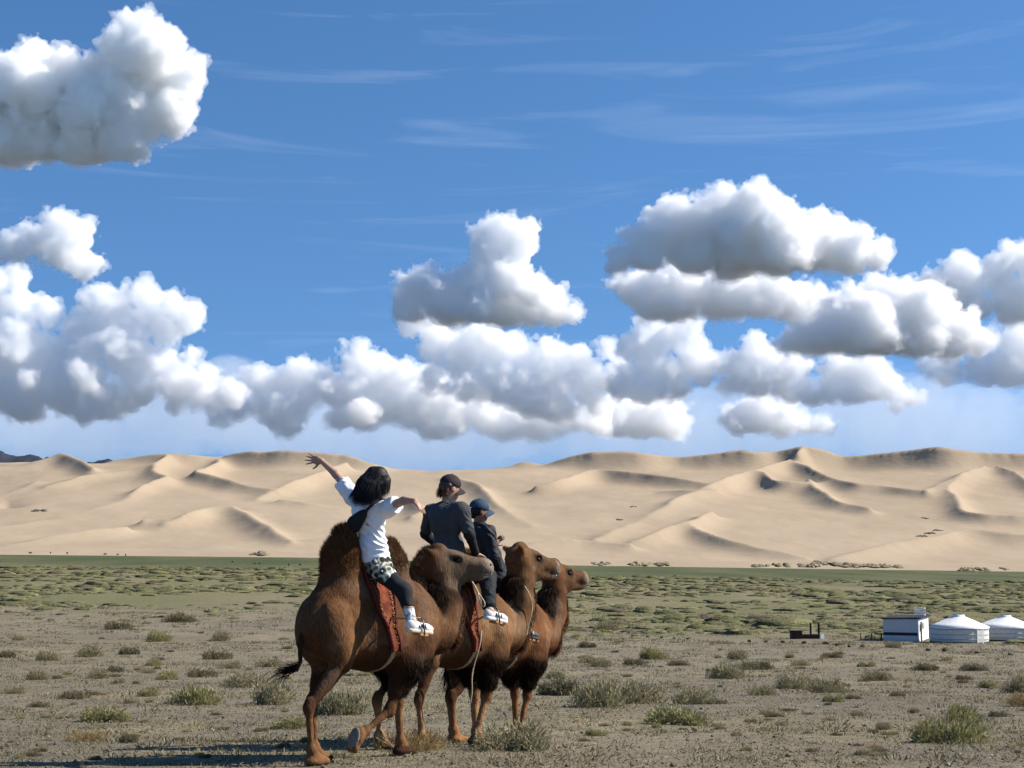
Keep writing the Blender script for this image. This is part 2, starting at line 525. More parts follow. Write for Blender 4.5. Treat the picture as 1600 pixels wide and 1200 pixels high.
# ------------------------------------------------------------------ sand dunes
# each ridge: crest points (pixel x, pixel y, distance), fall per metre on its left and right as one walks along it, rounding
RIDGES = [
    ([(-260, 752, 2060), (-120, 742, 2050), (0, 731, 2010), (60, 721, 1990), (92, 707, 1980), (113, 712, 1950), (146, 730, 1900)], .34, .26, 6),
    ([(140, 732, 2060), (165, 723, 2060), (200, 716, 2050), (250, 708, 2030), (300, 711, 2030), (347, 715, 2060), (385, 704, 2030), (410, 707, 2030), (445, 703, 2000), (500, 707, 2000), (545, 711, 2000), (578, 724, 2010), (612, 732, 2030), (680, 737, 2060), (740, 735, 2060), (793, 730, 2060), (812, 722, 2060), (829, 723, 2060), (852, 727, 2060), (874, 718, 2040), (916, 706, 2030), (953, 707, 2030), (973, 705, 2030), (1004, 708, 2030), (1037, 713, 2050), (1080, 714, 2050), (1136, 705, 2040), (1162, 702, 2040), (1181, 707, 2040), (1209, 706, 2060), (1240, 699, 2050), (1253, 696, 2050), (1287, 703, 2060), (1316, 714, 2070), (1366, 710, 2060), (1412, 704, 2050), (1469, 697, 2040), (1484, 701, 2040), (1537, 707, 2060), (1600, 709, 2060), (1700, 712, 2060), (1900, 705, 2060)], .34, .22, 5),
    ([(262, 710, 2020), (245, 722, 1950), (236, 732, 1900), (250, 740, 1860), (262, 743, 1830), (240, 751, 1790), (222, 758, 1750), (205, 775, 1690), (175, 788, 1640), (101, 808, 1550), (34, 819, 1490), (-70, 829, 1450)], .42, .36, 3),
    ([(347, 716, 2050), (330, 728, 1930), (304, 735, 1860), (337, 744, 1820), (398, 761, 1760), (430, 764, 1740)], .34, .34, 2),
    ([(540, 722, 1950), (506, 736, 1880), (479, 744, 1830), (449, 756, 1780), (420, 768, 1730), (404, 779, 1690)], .36, .36, 2),
    ([(600, 800, 1640), (540, 795, 1640), (483, 786, 1650), (435, 780, 1670)], .20, .20, 8),
    ([(255, 816, 1490), (270, 812, 1500), (304, 798, 1540), (324, 792, 1560), (364, 789, 1560), (371, 794, 1540), (405, 814, 1470), (455, 844, 1380)], .30, .30, 2),
    ([(225, 812, 1500), (247, 808, 1520), (268, 813, 1500)], .30, .30, 2),
    ([(-60, 862, 1340), (0, 854, 1360), (67, 840, 1400), (135, 829, 1430), (195, 823, 1460)], .26, .20, 4),
    ([(455, 846, 1390), (540, 839, 1410), (640, 838, 1420), (700, 842, 1410)], .2, .2, 8),
    ([(835, 759, 1800), (870, 751, 1820), (900, 740, 1850), (925, 733, 1870), (955, 734, 1870), (1009, 739, 1850), (1066, 748, 1820), (1110, 755, 1800)], .30, .26, 5),
    ([(1095, 762, 1780), (1131, 747, 1830), (1169, 736, 1880), (1203, 726, 1920), (1234, 719, 1950), (1245, 707, 2000), (1253, 697, 2050)], .42, .34, 2),
    ([(1236, 720, 1945), (1262, 727, 1900), (1281, 738, 1860), (1303, 748, 1830), (1340, 755, 1800), (1375, 757, 1790), (1410, 763, 1770), (1440, 766, 1760)], .30, .32, 2),
    ([(1169, 736, 1880), (1191, 735, 1850), (1200, 744, 1800), (1215, 752, 1780), (1262, 752, 1770)], .34, .30, 2),
    ([(1020, 772, 1800), (1037, 767, 1800), (1060, 766, 1790), (1094, 766, 1760)], .30, .50, 4),
    ([(930, 842, 1440), (956, 829, 1500), (987, 818, 1560), (1037, 792, 1650), (1065, 774, 1720), (1094, 766, 1760), (1120, 764, 1780)], .50, .22, 2),
    ([(985, 846, 1420), (1004, 840, 1430), (1037, 824, 1470), (1071, 815, 1500), (1086, 811, 1540), (1100, 803, 1580), (1112, 799, 1600)], .38, .34, 2),
    ([(1071, 815, 1500), (1094, 828, 1450), (1150, 846, 1400), (1200, 858, 1370), (1256, 871, 1335)], .30, .26, 2),
    ([(1300, 873, 1330), (1319, 867, 1350), (1366, 855, 1390), (1412, 845, 1420), (1459, 838, 1450), (1497, 829, 1490), (1516, 825, 1500), (1560, 831, 1490), (1640, 838, 1480), (1760, 836, 1480)], .40, .22, 3),
    ([(1444, 766, 1770), (1475, 753, 1800), (1497, 744, 1830), (1506, 737, 1850), (1540, 728, 1900)], .46, .30, 2),
    ([(1506, 737, 1850), (1492, 750, 1800), (1477, 762, 1740), (1490, 772, 1700), (1499, 787, 1650), (1503, 799, 1610), (1535, 803, 1600), (1620, 806, 1600)], .40, .40, 2),
    ([(1560, 728, 1900), (1584, 735, 1860), (1600, 748, 1810), (1640, 770, 1750)], .34, .34, 2),
    ([(1262, 748, 1850), (1275, 762, 1800), (1294, 774, 1750), (1319, 786, 1700), (1360, 793, 1670)], .30, .26, 2),
    ([(700, 744, 1880), (722, 749, 1850), (745, 753, 1825), (760, 770, 1760), (790, 797, 1640), (830, 822, 1530)], .22, .16, 8),
    ([(790, 857, 1360), (835, 847, 1385), (874, 841, 1400), (925, 844, 1400), (985, 849, 1390)], .22, .2, 5),
    ([(60, 752, 1850), (20, 768, 1780), (0, 778, 1740), (12, 790, 1680), (15, 800, 1640)], .36, .30, 2),
    ([(75, 760, 1800), (130, 742, 1870), (200, 735, 1930), (245, 722, 1950)], .26, .20, 8),
    ([(640, 778, 1650), (655, 788, 1610), (662, 797, 1580), (640, 806, 1560)], .30, .30, 2),
]
ELL, CAP = 98.0, 13.0
def build_dunes():
    """crest heights are known along the ridges; between them the sand sags towards a gentle ramp (screened relaxation)"""
    ST = 2.5
    xs = np.arange(-1060, 1061, ST)
    ys = np.arange(1290, 2300, ST)
    def solve(st, H, iters, ell):
        gx, gy = np.arange(-1060, 1061, st), np.arange(1290, 2300, st)
        X, Y = np.meshgrid(gx, gy)
        U = X / Y
        base_py = np.interp(U, [-0.5, -0.348, -0.139, 0.039, 0.348, 0.5], [862, 863, 868, 880, 890, 892])
        zb = EYE - (base_py - 855) / F * 1300
        t = np.clip((Y - 1312 - 16 * fbm2(X / 45, Y / 300, 3)) / 700, 0, 1.4)
        ramp = zb - 1.0 + 121 * t ** 1.17 + 22 * np.clip(t * 1.6, 0, 1) * (0.35 - np.abs(fbm2((X + 0.5 * Y) / 210 + 7, (Y - 0.3 * X) / 300, 3)) * 1.6) - np.clip(Y - 2060, 0, 400) * 0.35
        W = np.zeros_like(X); V = np.zeros_like(X)
        for pts, *_ in RIDGES:
            P = []
            for px, py, d in pts:
                for _ in range(12):                   # no crest stands higher than CAP above the ramp
                    p = at(px, py, d)
                    z0 = EYE - (np.interp(p[0] / d, [-0.348, 0.348], [863, 890]) - 855) / F * 1300
                    if d > 2010 or p[2] - z0 - 121 * max((d - 1312) / 700, 0) ** 1.17 < CAP: break
                    d += 18
                P.append(p)
            P = np.array(P)
            ti = np.linspace(0, len(P) - 1, (len(P) - 1) * 6 + 1)
            Q = np.stack([np.interp(ti, np.arange(len(P)), P[:, k]) for k in range(3)], 1)
            for _ in range(5):
                Q[1:-1] = (Q[:-2] + 2 * Q[1:-1] + Q[2:]) / 4
            seg = np.sqrt(((Q[1:, :2] - Q[:-1, :2]) ** 2).sum(1))
            cum = np.concatenate([[0], np.cumsum(seg)])
            s_ = np.arange(0, cum[-1], st * 0.4)
            qx, qy, qz = (np.interp(s_, cum, Q[:, k]) for k in range(3))
            wob = 2.2 * noise2(s_ / 22 + pts[0][0], s_ * 0)
            qx, qy = qx + wob, qy + wob
            fx, fy = (qx - gx[0]) / st, (qy - gy[0]) / st
            ix, iy = np.floor(fx).astype(int), np.floor(fy).astype(int)
            ok = (ix >= 0) & (iy >= 0) & (ix < len(gx) - 1) & (iy < len(gy) - 1)
            ix, iy, fx, fy, qz = ix[ok], iy[ok], (fx - ix)[ok], (fy - iy)[ok], qz[ok]
            for ax in (0, 1):
                for ay in (0, 1):
                    w = (fx if ax else 1 - fx) * (fy if ay else 1 - fy)
                    np.add.at(W, (iy + ay, ix + ax), w)
                    np.add.at(V, (iy + ay, ix + ax), w * qz)
        val = np.where(W > 1e-6, V / np.maximum(W, 1e-6), 0)
        Wc = np.minimum(W, 1.5) * 40
        lam = (st / ell) ** 2
        if H is None:
            H = ramp.copy()
        else:
            cx = (gx - H[1][0]) / (H[1][1] - H[1][0]); cyy = (gy - H[2][0]) / (H[2][1] - H[2][0])
            i0 = np.clip(np.floor(cx).astype(int), 0, len(H[1]) - 2); j0 = np.clip(np.floor(cyy).astype(int), 0, len(H[2]) - 2)
            fx = np.clip(cx - i0, 0, 1)[None, :]; fy = np.clip(cyy - j0, 0, 1)[:, None]
            a = H[0]
            H = (a[np.ix_(j0, i0)] * (1 - fx) + a[np.ix_(j0, i0 + 1)] * fx) * (1 - fy) + (a[np.ix_(j0 + 1, i0)] * (1 - fx) + a[np.ix_(j0 + 1, i0 + 1)] * fx) * fy
        den = 1.0 / (4 + lam * 4 + Wc)
        add = (lam * 4 * ramp + Wc * val) * den
        for _ in range(iters):
            p = np.pad(H, 1, 'edge')
            H = (p[1:-1, :-2] + p[1:-1, 2:] + p[:-2, 1:-1] + p[2:, 1:-1]) * den + add
        return H, gx, gy, X, Y, zb
    r = None
    for st, it in ((20, 150), (10, 120), (5, 80), (ST, 60)):
        r = solve(st, r, it, ELL)
    H, gx, gy, X, Y, zb = r
    H = H + 0.5 * noise2(X / 23, Y / 23) + 0.15 * noise2(X / 8, Y / 8)
    edge = np.clip((Y - 1292) / 30, 0, 1)
    H = (zb - 4) * (1 - edge) + H * edge
    n, k = X.shape
    idx = np.arange(n * k).reshape(n, k)
    q = np.stack([idx[:-1, :-1], idx[:-1, 1:], idx[1:, 1:], idx[1:, :-1]], -1).reshape(-1, 4)
    me = raw_mesh('sand_dunes', np.stack([X, Y, H], -1).reshape(-1, 3), [q])
    m_, nd, l, b = new_mat('sand')
    b.inputs['Roughness'].default_value = 0.95
    b.inputs['Specular IOR Level'].default_value = 0.1
    geo = nd.new('ShaderNodeNewGeometry')
    t1 = nd.new('ShaderNodeTexNoise'); t1.inputs['Scale'].default_value = 0.012; t1.inputs['Detail'].default_value = 6
    l.new(geo.outputs['Position'], t1.inputs['Vector'])
    r = nd.new('ShaderNodeValToRGB')
    r.color_ramp.elements[0].position, r.color_ramp.elements[1].position = 0.3, 0.7
    r.color_ramp.elements[0].color = (0.325, 0.252, 0.173, 1)
    r.color_ramp.elements[1].color = (0.375, 0.293, 0.203, 1)
    l.new(t1.outputs['Fac'], r.inputs[0])
    l.new(r.outputs[0], b.inputs['Base Color'])
    mp = nd.new('ShaderNodeMapping'); mp.inputs['Scale'].default_value = (0.10, 0.22, 0.22); mp.inputs['Rotation'].default_value = (0, 0, 0.5)
    l.new(geo.outputs['Position'], mp.inputs['Vector'])
    t2 = nd.new('ShaderNodeTexNoise'); t2.inputs['Scale'].default_value = 1.0; t2.inputs['Detail'].default_value = 5
    l.new(mp.outputs[0], t2.inputs['Vector'])
    bp = nd.new('ShaderNodeBump'); bp.inputs['Distance'].default_value = 0.9; bp.inputs['Strength'].default_value = 0.5
    l.new(t2.outputs['Fac'], bp.inputs['Height'])
    l.new(bp.outputs[0], b.inputs['Normal'])
    ob = tag(mesh_obj('sand_dunes', me, m_), 'range of pale sand dunes along the horizon', None, None, 'structure')
    return ob, X, Y, H
dunes, _dx, _dy, _dh = build_dunes()
def dune_z(x, y):
    i = int(np.clip(np.searchsorted(_dy[:, 0], y), 0, len(_dy) - 1)); j = int(np.clip(np.searchsorted(_dx[0], x), 0, _dx.shape[1] - 1))
    return float(_dh[i, j])

# ------------------------------------------------------------------ far mountains and the plain under everything
def build_mountains():
    xs = np.linspace(-4200, 1600, 420); ys = np.linspace(8600, 9800, 60)
    X, Y = np.meshgrid(xs, ys)
    px = 800 + X / 9000 * F
    top = np.interp(px, [-300, -120, -40, 0, 20, 40, 55, 75, 110, 150, 165, 190, 230, 330], [700, 700, 705, 704, 709, 706, 709, 711, 722, 717, 716, 718, 726, 760])
    crest = EYE + (855 - top) / F * 9000
    cz = 1 - np.abs(Y - 9000 - 80 * noise2(X / 300, X * 0)) / 640
    H = -60 + (crest + 60) * np.clip(cz, 0, 1) ** 0.8 + (fbm2(X / 130, Y / 130, 5) * 40 - 14) * np.clip(cz, 0, 1)
    H = np.where(cz > 0, H, -60)
    n, k = X.shape
    idx = np.arange(n * k).reshape(n, k)
    q = np.stack([idx[:-1, :-1], idx[:-1, 1:], idx[1:, 1:], idx[1:, :-1]], -1).reshape(-1, 4)
    me = raw_mesh('mountain_range', np.stack([X, Y, H], -1).reshape(-1, 3), [q], smooth=False)
    tag(mesh_obj('mountains', me, simple('haze_tinted_rock', (0.035, 0.045, 0.062), 0.95, 0.1, 0.3, 0.01)), 'dark blue rocky mountains far behind the dunes', None, None, 'structure')  # blue of the distance haze is put into the rock colour
    mb = MB().add([(-40000, -200, -62), (40000, -200, -62), (40000, 60000, -62), (-40000, 60000, -62)], [(0, 1, 2, 3)])
    tag(mb.build('plain', simple('far_plain', (0.07, 0.072, 0.066), 0.95, 0.1, 0.2, 0.002)), 'wide desert plain reaching the horizon', None, None, 'structure')
build_mountains()

# ------------------------------------------------------------------ clouds: real volumes, lit by the sun and the sky
def cloud_mat(name, density, tint=(0.998, 0.9985, 0.9995)):
    m = bpy.data.materials.new(name)
    m.use_nodes = True
    nt = m.node_tree
    nt.nodes.clear()
    o = nt.nodes.new('ShaderNodeOutputMaterial')
    v = nt.nodes.new('ShaderNodeVolumeScatter')
    v.inputs['Color'].default_value = (*tint, 1)
    v.inputs['Density'].default_value = density
    v.inputs['Anisotropy'].default_value = 0.0
    nt.links.new(v.outputs[0], o.inputs['Volume'])
    return m

def make_cloud(label, blobs, D, base_py, seed, dens=0.08, vpx=1.7, depth=0.7, rough=1.0, levels=3, tint=(0.998, 0.9985, 0.9995), fringe=True, broken=False):
    """a cumulus grown from swelling on swelling, cut off flat below"""
    r = np.random.default_rng(seed)
    u = D / F
    vox = u * vpx
    if broken:                                    # a crowd of small heaps instead of a few big ones
        out = []
        for px, py, rad in blobs:
            for _ in range(7):
                a, k = r.uniform(0, 2 * math.pi), rad * 0.85 * math.sqrt(r.random())
                out.append((px + math.cos(a) * k * 1.15, py + math.sin(a) * k * 0.85, rad * r.uniform(0.30, 0.62)))
        blobs = out
    lvl = []
    for (px, py, rad) in blobs:
        for k in range(2 if rad > 26 else 1):
            c = np.array(at(px, py, D))
            if k:
                c = c + np.array([r.uniform(-.3, .3), r.uniform(-1, 1) * depth * 2, r.uniform(-.3, .1)]) * rad * u
            else:
                c[1] += r.uniform(-.4, .4) * rad * u
            lvl.append((c, rad * u * (0.90 if k == 0 else r.uniform(.6, .85))))
    base_z = at(800, base_py, D)[2]
    for c, rad in list(lvl):                     # fill down to the common flat base
        gap = c[2] - rad - base_z
        if -0.3 * rad < gap < 0.8 * rad and not broken:
            q = c.copy(); q[2] = base_z + rad * r.uniform(0.4, 0.75)
            lvl.append((q, rad * r.uniform(0.7, 0.92)))
    bl = np.array(blobs, float)
    ext = bl[:, 0].max() - bl[:, 0].min()
    for _ in range(int(ext / 28) if fringe else 0):  # torn scraps drifting beside it
        px, py, rad = bl[r.integers(len(bl))]
        a = r.uniform(-0.3, math.pi + 0.3)
        k = r.uniform(1.0, 1.5)
        sc = r.uniform(3.0, 7.0)
        lvl.append((np.array(at(px + math.cos(a) * rad * k, min(py - math.sin(a) * rad * k * 0.8, base_py - 6), D)), sc * u))
    sph, cur = list(lvl), lvl
    for gen, (m, f) in enumerate(((11, .44), (9, .44), (7, .46))[:levels]):
        nx = []
        for c, rad in cur:
            if rad * f < u * 1.7: continue
            d = r.normal(size=(m, 3))
            d /= np.linalg.norm(d, axis=1)[:, None]
            d[:, 2] = np.where(d[:, 2] < -.3, -d[:, 2], d[:, 2])
            q = c + d * rad * r.uniform(.80, 1.02, (m, 1))
            rr = rad * f * r.uniform(.5, 1.15, m)
            nx += [(q[i], rr[i]) for i in range(m)]
        C = np.array([a for a, _ in lvl]); Rr = np.array([b for _, b in lvl])
        keep = []
        for c, rad in nx:
            if (np.sqrt(((C - c) ** 2).sum(1)) - Rr).min() > -rad * 1.0: keep.append((c, rad))
        sph += keep
        cur = keep
    C = np.array([a for a, _ in sph]); Rr = np.array([b for _, b in sph])
    lo = (C - Rr[:, None]).min(0) - 14 * u
    hi = (C + Rr[:, None]).max(0) + 14 * u
    base = at(800, base_py, D)[2]
    lo[2] = max(lo[2], base - 16 * u)
    g = Grid(lo, hi, vox)
    g.a[:] = 60 * u
    for c, rad in sph:
        b = g.block(c - rad - 13 * u, c + rad + 13 * u)
        if b is None: continue
        s, x, y, z = b
        d = np.sqrt((x - c[0]) ** 2 + (y - c[1]) ** 2 + (z - c[2]) ** 2) - rad
        g.a[s] = np.minimum(g.a[s], d)
    g.a += lattice_noise(g.n, vox, 34 * u, r, 7.0 * u * rough) + lattice_noise(g.n, vox, 15 * u, r, 7.0 * u * rough) + lattice_noise(g.n, vox, 7 * u, r, 4.4 * u * rough) + lattice_noise(g.n, vox, 3.4 * u, r, 1.8 * u * rough) - 2.0 * u
    x, y, z = g.axes()
    lowcut = base + lattice_noise((g.n[0], g.n[1], 1), vox, 45 * u, r, 10 * u) + lattice_noise((g.n[0], g.n[1], 1), vox, 14 * u, r, 6 * u)
    g.cut(slice(None), (z - lowcut).astype(np.float32), 18 * u)
    P, T, Q = g.polys()
    o = P.mean(0)
    me = raw_mesh('cloud', P - o, [T, Q])
    ob = mesh_obj('cloud', me, cloud_mat('cloud_vapour', dens * 0.85 / u, tint))
    if fringe:                          # torn thin vapour round the dense body
        g.a += lattice_noise(g.n, vox, 20 * u, r, 5.5 * u) + lattice_noise(g.n, vox, 7 * u, r, 4.5 * u) + lattice_noise(g.n, vox, 3.6 * u, r, 3.0 * u)
        P, T, Q = g.polys(5.0 * u)
        mesh_obj('cloud_fringe', raw_mesh('cloud_fringe', P - o, [T, Q]), cloud_mat('thin_vapour', 0.032 / u, tint), ob)
    ob.location = o
    tag(ob, label, 'cloud', 'cumulus clouds over the dunes')
    return ob

HAZY = (0.986, 0.992, 0.999)  # distance haze put into the far clouds' own tint
make_cloud('large white cumulus cloud cut by the left edge, high in the sky',
           [(225, 102, 60), (280, 130, 40), (268, 172, 36), (190, 160, 58), (130, 138, 50), (60, 135, 56), (0, 150, 58), (-60, 150, 60), (60, 190, 52), (0, 200, 48), (130, 188, 46), (-80, 195, 52), (222, 190, 34)], 7000, 247, 1, 0.09)
make_cloud('broad white cumulus cloud alone at upper right, flat underneath',
           [(1165, 348, 54), (1215, 365, 48), (1110, 352, 42), (1045, 358, 40), (1008, 385, 30), (1278, 370, 40), (1325, 388, 30), (1368, 404, 20), (968, 402, 18), (1160, 395, 44), (1080, 395, 36), (1240, 398, 36)], 11000, 425, 2, 0.09)
make_cloud('small towering cumulus cloud near the middle of the sky',
           [(780, 366, 27), (816, 374, 25), (762, 388, 27), (792, 410, 30), (660, 445, 30), (640, 470, 24), (692, 455, 30), (735, 450, 32), (782, 450, 34), (822, 460, 30), (862, 480, 26), (892, 490, 16), (700, 482, 32), (752, 484, 32), (812, 488, 24)], 13000, 503, 3, 0.08)
make_cloud('long low cumulus cloud under the broad upper-right cloud',
           [(1260, 478, 30), (1190, 460, 32), (1125, 456, 36), (1062, 455, 36), (1012, 455, 32), (978, 450, 22), (1232, 474, 26), (1050, 478, 28), (1150, 480, 28), (1215, 485, 22)], 14500, 498, 4, 0.075)
make_cloud('bulging cumulus cloud sloping down to the right edge of the sky',
           [(1390, 478, 46), (1340, 500, 46), (1440, 500, 46), (1490, 520, 36), (1532, 540, 22), (1300, 520, 36), (1270, 532, 28), (1380, 525, 46), (1240, 540, 20)], 14000, 554, 5, 0.085)
make_cloud('cumulus cloud touching the right edge of the picture',
           [(1600, 402, 26), (1556, 430, 26), (1505, 442, 32), (1468, 452, 26), (1640, 410, 40), (1580, 470, 30), (1620, 470, 40), (1520, 470, 26)], 16000, 500, 6, 0.055, 2.0)
make_cloud('small ragged cloud above the left cloud bank',
           [(92, 360, 27), (112, 374, 28), (60, 382, 24), (122, 408, 24), (28, 395, 20), (140, 418, 16), (0, 392, 16), (96, 396, 22)], 15000, 446, 7, 0.045, 1.8, 0.6, 1.5)
make_cloud('tall heaped cloud bank rising at the left edge',
           [(18, 462, 34), (58, 482, 28), (12, 505, 36), (200, 480, 40), (252, 490, 42), (302, 502, 28), (158, 502, 42), (118, 512, 34), (230, 530, 44), (180, 560, 50), (120, 570, 46), (60, 560, 50), (8, 552, 46), (242, 592, 48), (292, 602, 38), (302, 562, 18), (200, 622, 50), (130, 622, 50), (60, 622, 46), (0, 612, 46), (335, 622, 34), (-60, 560, 60), (-50, 480, 40)], 19000, 662, 8, 0.048, 1.9, 0.9, 1.0, 2, HAZY, True, True)
make_cloud('wide cloud bank along the horizon behind the riders',
           [(350, 640, 26), (400, 622, 30), (450, 607, 34), (500, 597, 37), (560, 582, 38), (602, 592, 38), (642, 612, 42), (692, 622, 42), (742, 642, 36), (540, 632, 44), (460, 650, 34), (600, 650, 42), (680, 658, 34), (802, 660, 28), (880, 668, 24), (842, 660, 34), (912, 650, 28)], 21000, 686, 9, 0.045, 1.9, 0.9, 1.0, 2, HAZY, True, True)
make_cloud('tumbling mass of cloud below the small towering cloud',
           [(662, 520, 30), (702, 560, 38), (742, 560, 42), (792, 570, 44), (842, 572, 42), (892, 572, 38), (942, 572, 32), (802, 620, 44), (862, 620, 42), (912, 620, 34), (760, 530, 28), (742, 600, 36), (690, 590, 26)], 20000, 660, 10, 0.042, 1.9, 0.9, 1.0, 2, HAZY, True, True)
make_cloud('heaped cloud bank over the right half of the dunes',
           [(1000, 562, 38), (1050, 590, 38), (980, 592, 34), (1022, 522, 28), (1072, 530, 28), (1192, 560, 36), (1162, 590, 34), (1242, 590, 38), (1302, 600, 38), (1362, 600, 38), (1402, 618, 26), (1342, 618, 28), (1272, 618, 28), (1110, 570, 30)], 19500, 634, 11, 0.048, 1.9, 0.9, 1.0, 2, HAZY, True, True)
make_cloud('low flat cloud just above the dunes right of the riders',
           [(1002, 650, 34), (1042, 660, 28), (960, 652, 30)], 22000, 684, 12, 0.03, 2.1, 0.7, 1.2, 3, HAZY)
make_cloud('small low cloud just above the dune peaks at right',
           [(1182, 650, 28), (1222, 656, 22), (1152, 660, 20), (1282, 670, 14), (1255, 668, 12)], 22000, 679, 13, 0.055, 1.8)
make_cloud('faint hazy cloud low by the right edge of the sky',
           [(1480, 575, 22), (1530, 575, 24), (1585, 580, 30), (1630, 560, 40), (1590, 530, 30)], 22000, 600, 14, 0.015, 2.1, 0.7, 1.2, 3, HAZY)
make_cloud('pale blue-grey haze sheet low along the whole horizon',
           [(x, 664 + 12 * math.sin(x * 0.013) - (18 if x < 400 else 0), 84) for x in range(-140, 1760, 34)], 27000, 830, 15, 0.0042, 4.5, 0.3, 0.8, 0, (0.95, 0.975, 0.998), False)  # thin scattering volume added to stand for the horizon haze

# ------------------------------------------------------------------ camels
def frame(fwd, up):
    f = Vector(fwd).normalized()
    l = Vector(up).cross(f).normalized()
    u = f.cross(l)
    return np.array([[f.x, l.x, u.x], [f.y, l.y, u.y], [f.z, l.z, u.z]])     # columns: forward, left, up

def smooth01(x, a, b):
    t = np.clip((x - a) / (b - a), 0, 1)
    return t * t * (3 - 2 * t)

def strands(name, pts, nrm, length, width, flow, cols, r, lift=0.5, curl=0.25, sagk=0.35):
    """hair as thin tapering blades: one quad and one triangle each"""
    n = len(pts)
    d = nrm * lift + flow + r.normal(size=(n, 3)) * curl
    d /= np.linalg.norm(d, axis=1)[:, None] + 1e-9
    side = np.cross(d, r.normal(size=(n, 3)))
    side /= np.linalg.norm(side, axis=1)[:, None] + 1e-9
    L = length[:, None]
    w = width[:, None] * side
    sag = np.array([0, 0, -1.0]) * L * sagk
    p0 = pts - nrm * 0.004
    p1 = p0 + d * L * 0.55
    p2 = p0 + d * L + sag * 0.8 + r.normal(size=(n, 3)) * L * 0.08
    V = np.stack([p0 - w, p0 + w, p1 - w * 0.8, p1 + w * 0.8, p2], 1).reshape(-1, 3)
    b = (np.arange(n) * 5)[:, None]
    q = b + np.array([[0, 1, 3, 2]])
    t = b + np.array([[2, 3, 4]])
    return raw_mesh(name, V, [t, q], np.repeat(cols, 5, 0), smooth=False)

def tri_area_sample(P, quads, n, r, weight=None):
    T = np.concatenate([quads[:, [0, 1, 2]], quads[:, [0, 2, 3]]])
    A, B, C = P[T[:, 0]], P[T[:, 1]], P[T[:, 2]]
    N = np.cross(B - A, C - A)
    ar = np.linalg.norm(N, axis=1)
    cen = (A + B + C) / 3
    w = ar if weight is None else ar * weight(cen)
    i = r.choice(len(T), n, p=w / w.sum())
    u, v = r.random((2, n))
    s = u + v > 1
    u[s], v[s] = 1 - u[s], 1 - v[s]
    p = A[i] + u[:, None] * (B - A)[i] + v[:, None] * (C - A)[i]
    return p, (N / (ar[:, None] + 1e-12))[i]

M_coat = vcol_mat('camel_coat', 0.85, 0.08, 0.34, 42.0, (1, 1, 0.35), 0.010, 60.0)
M_fur = vcol_mat('camel_fur', 0.85, 0.08, 0.2, 30.0)
M_eye = simple('camel_eye', (0.010, 0.008, 0.006), 0.5, 0.15)
M_lip = simple('pale_lip', (0.42, 0.35, 0.26), 0.6, 0.3, 0.2)
M_pad = simple('foot_pad', (0.19, 0.165, 0.13), 0.9, 0.2, 0.2, 30.0, 0.004, 60)

def head_point(h, x, y, z):
    return h['o'] + h['M'] @ (np.array([x, y, z]) * h['s'])

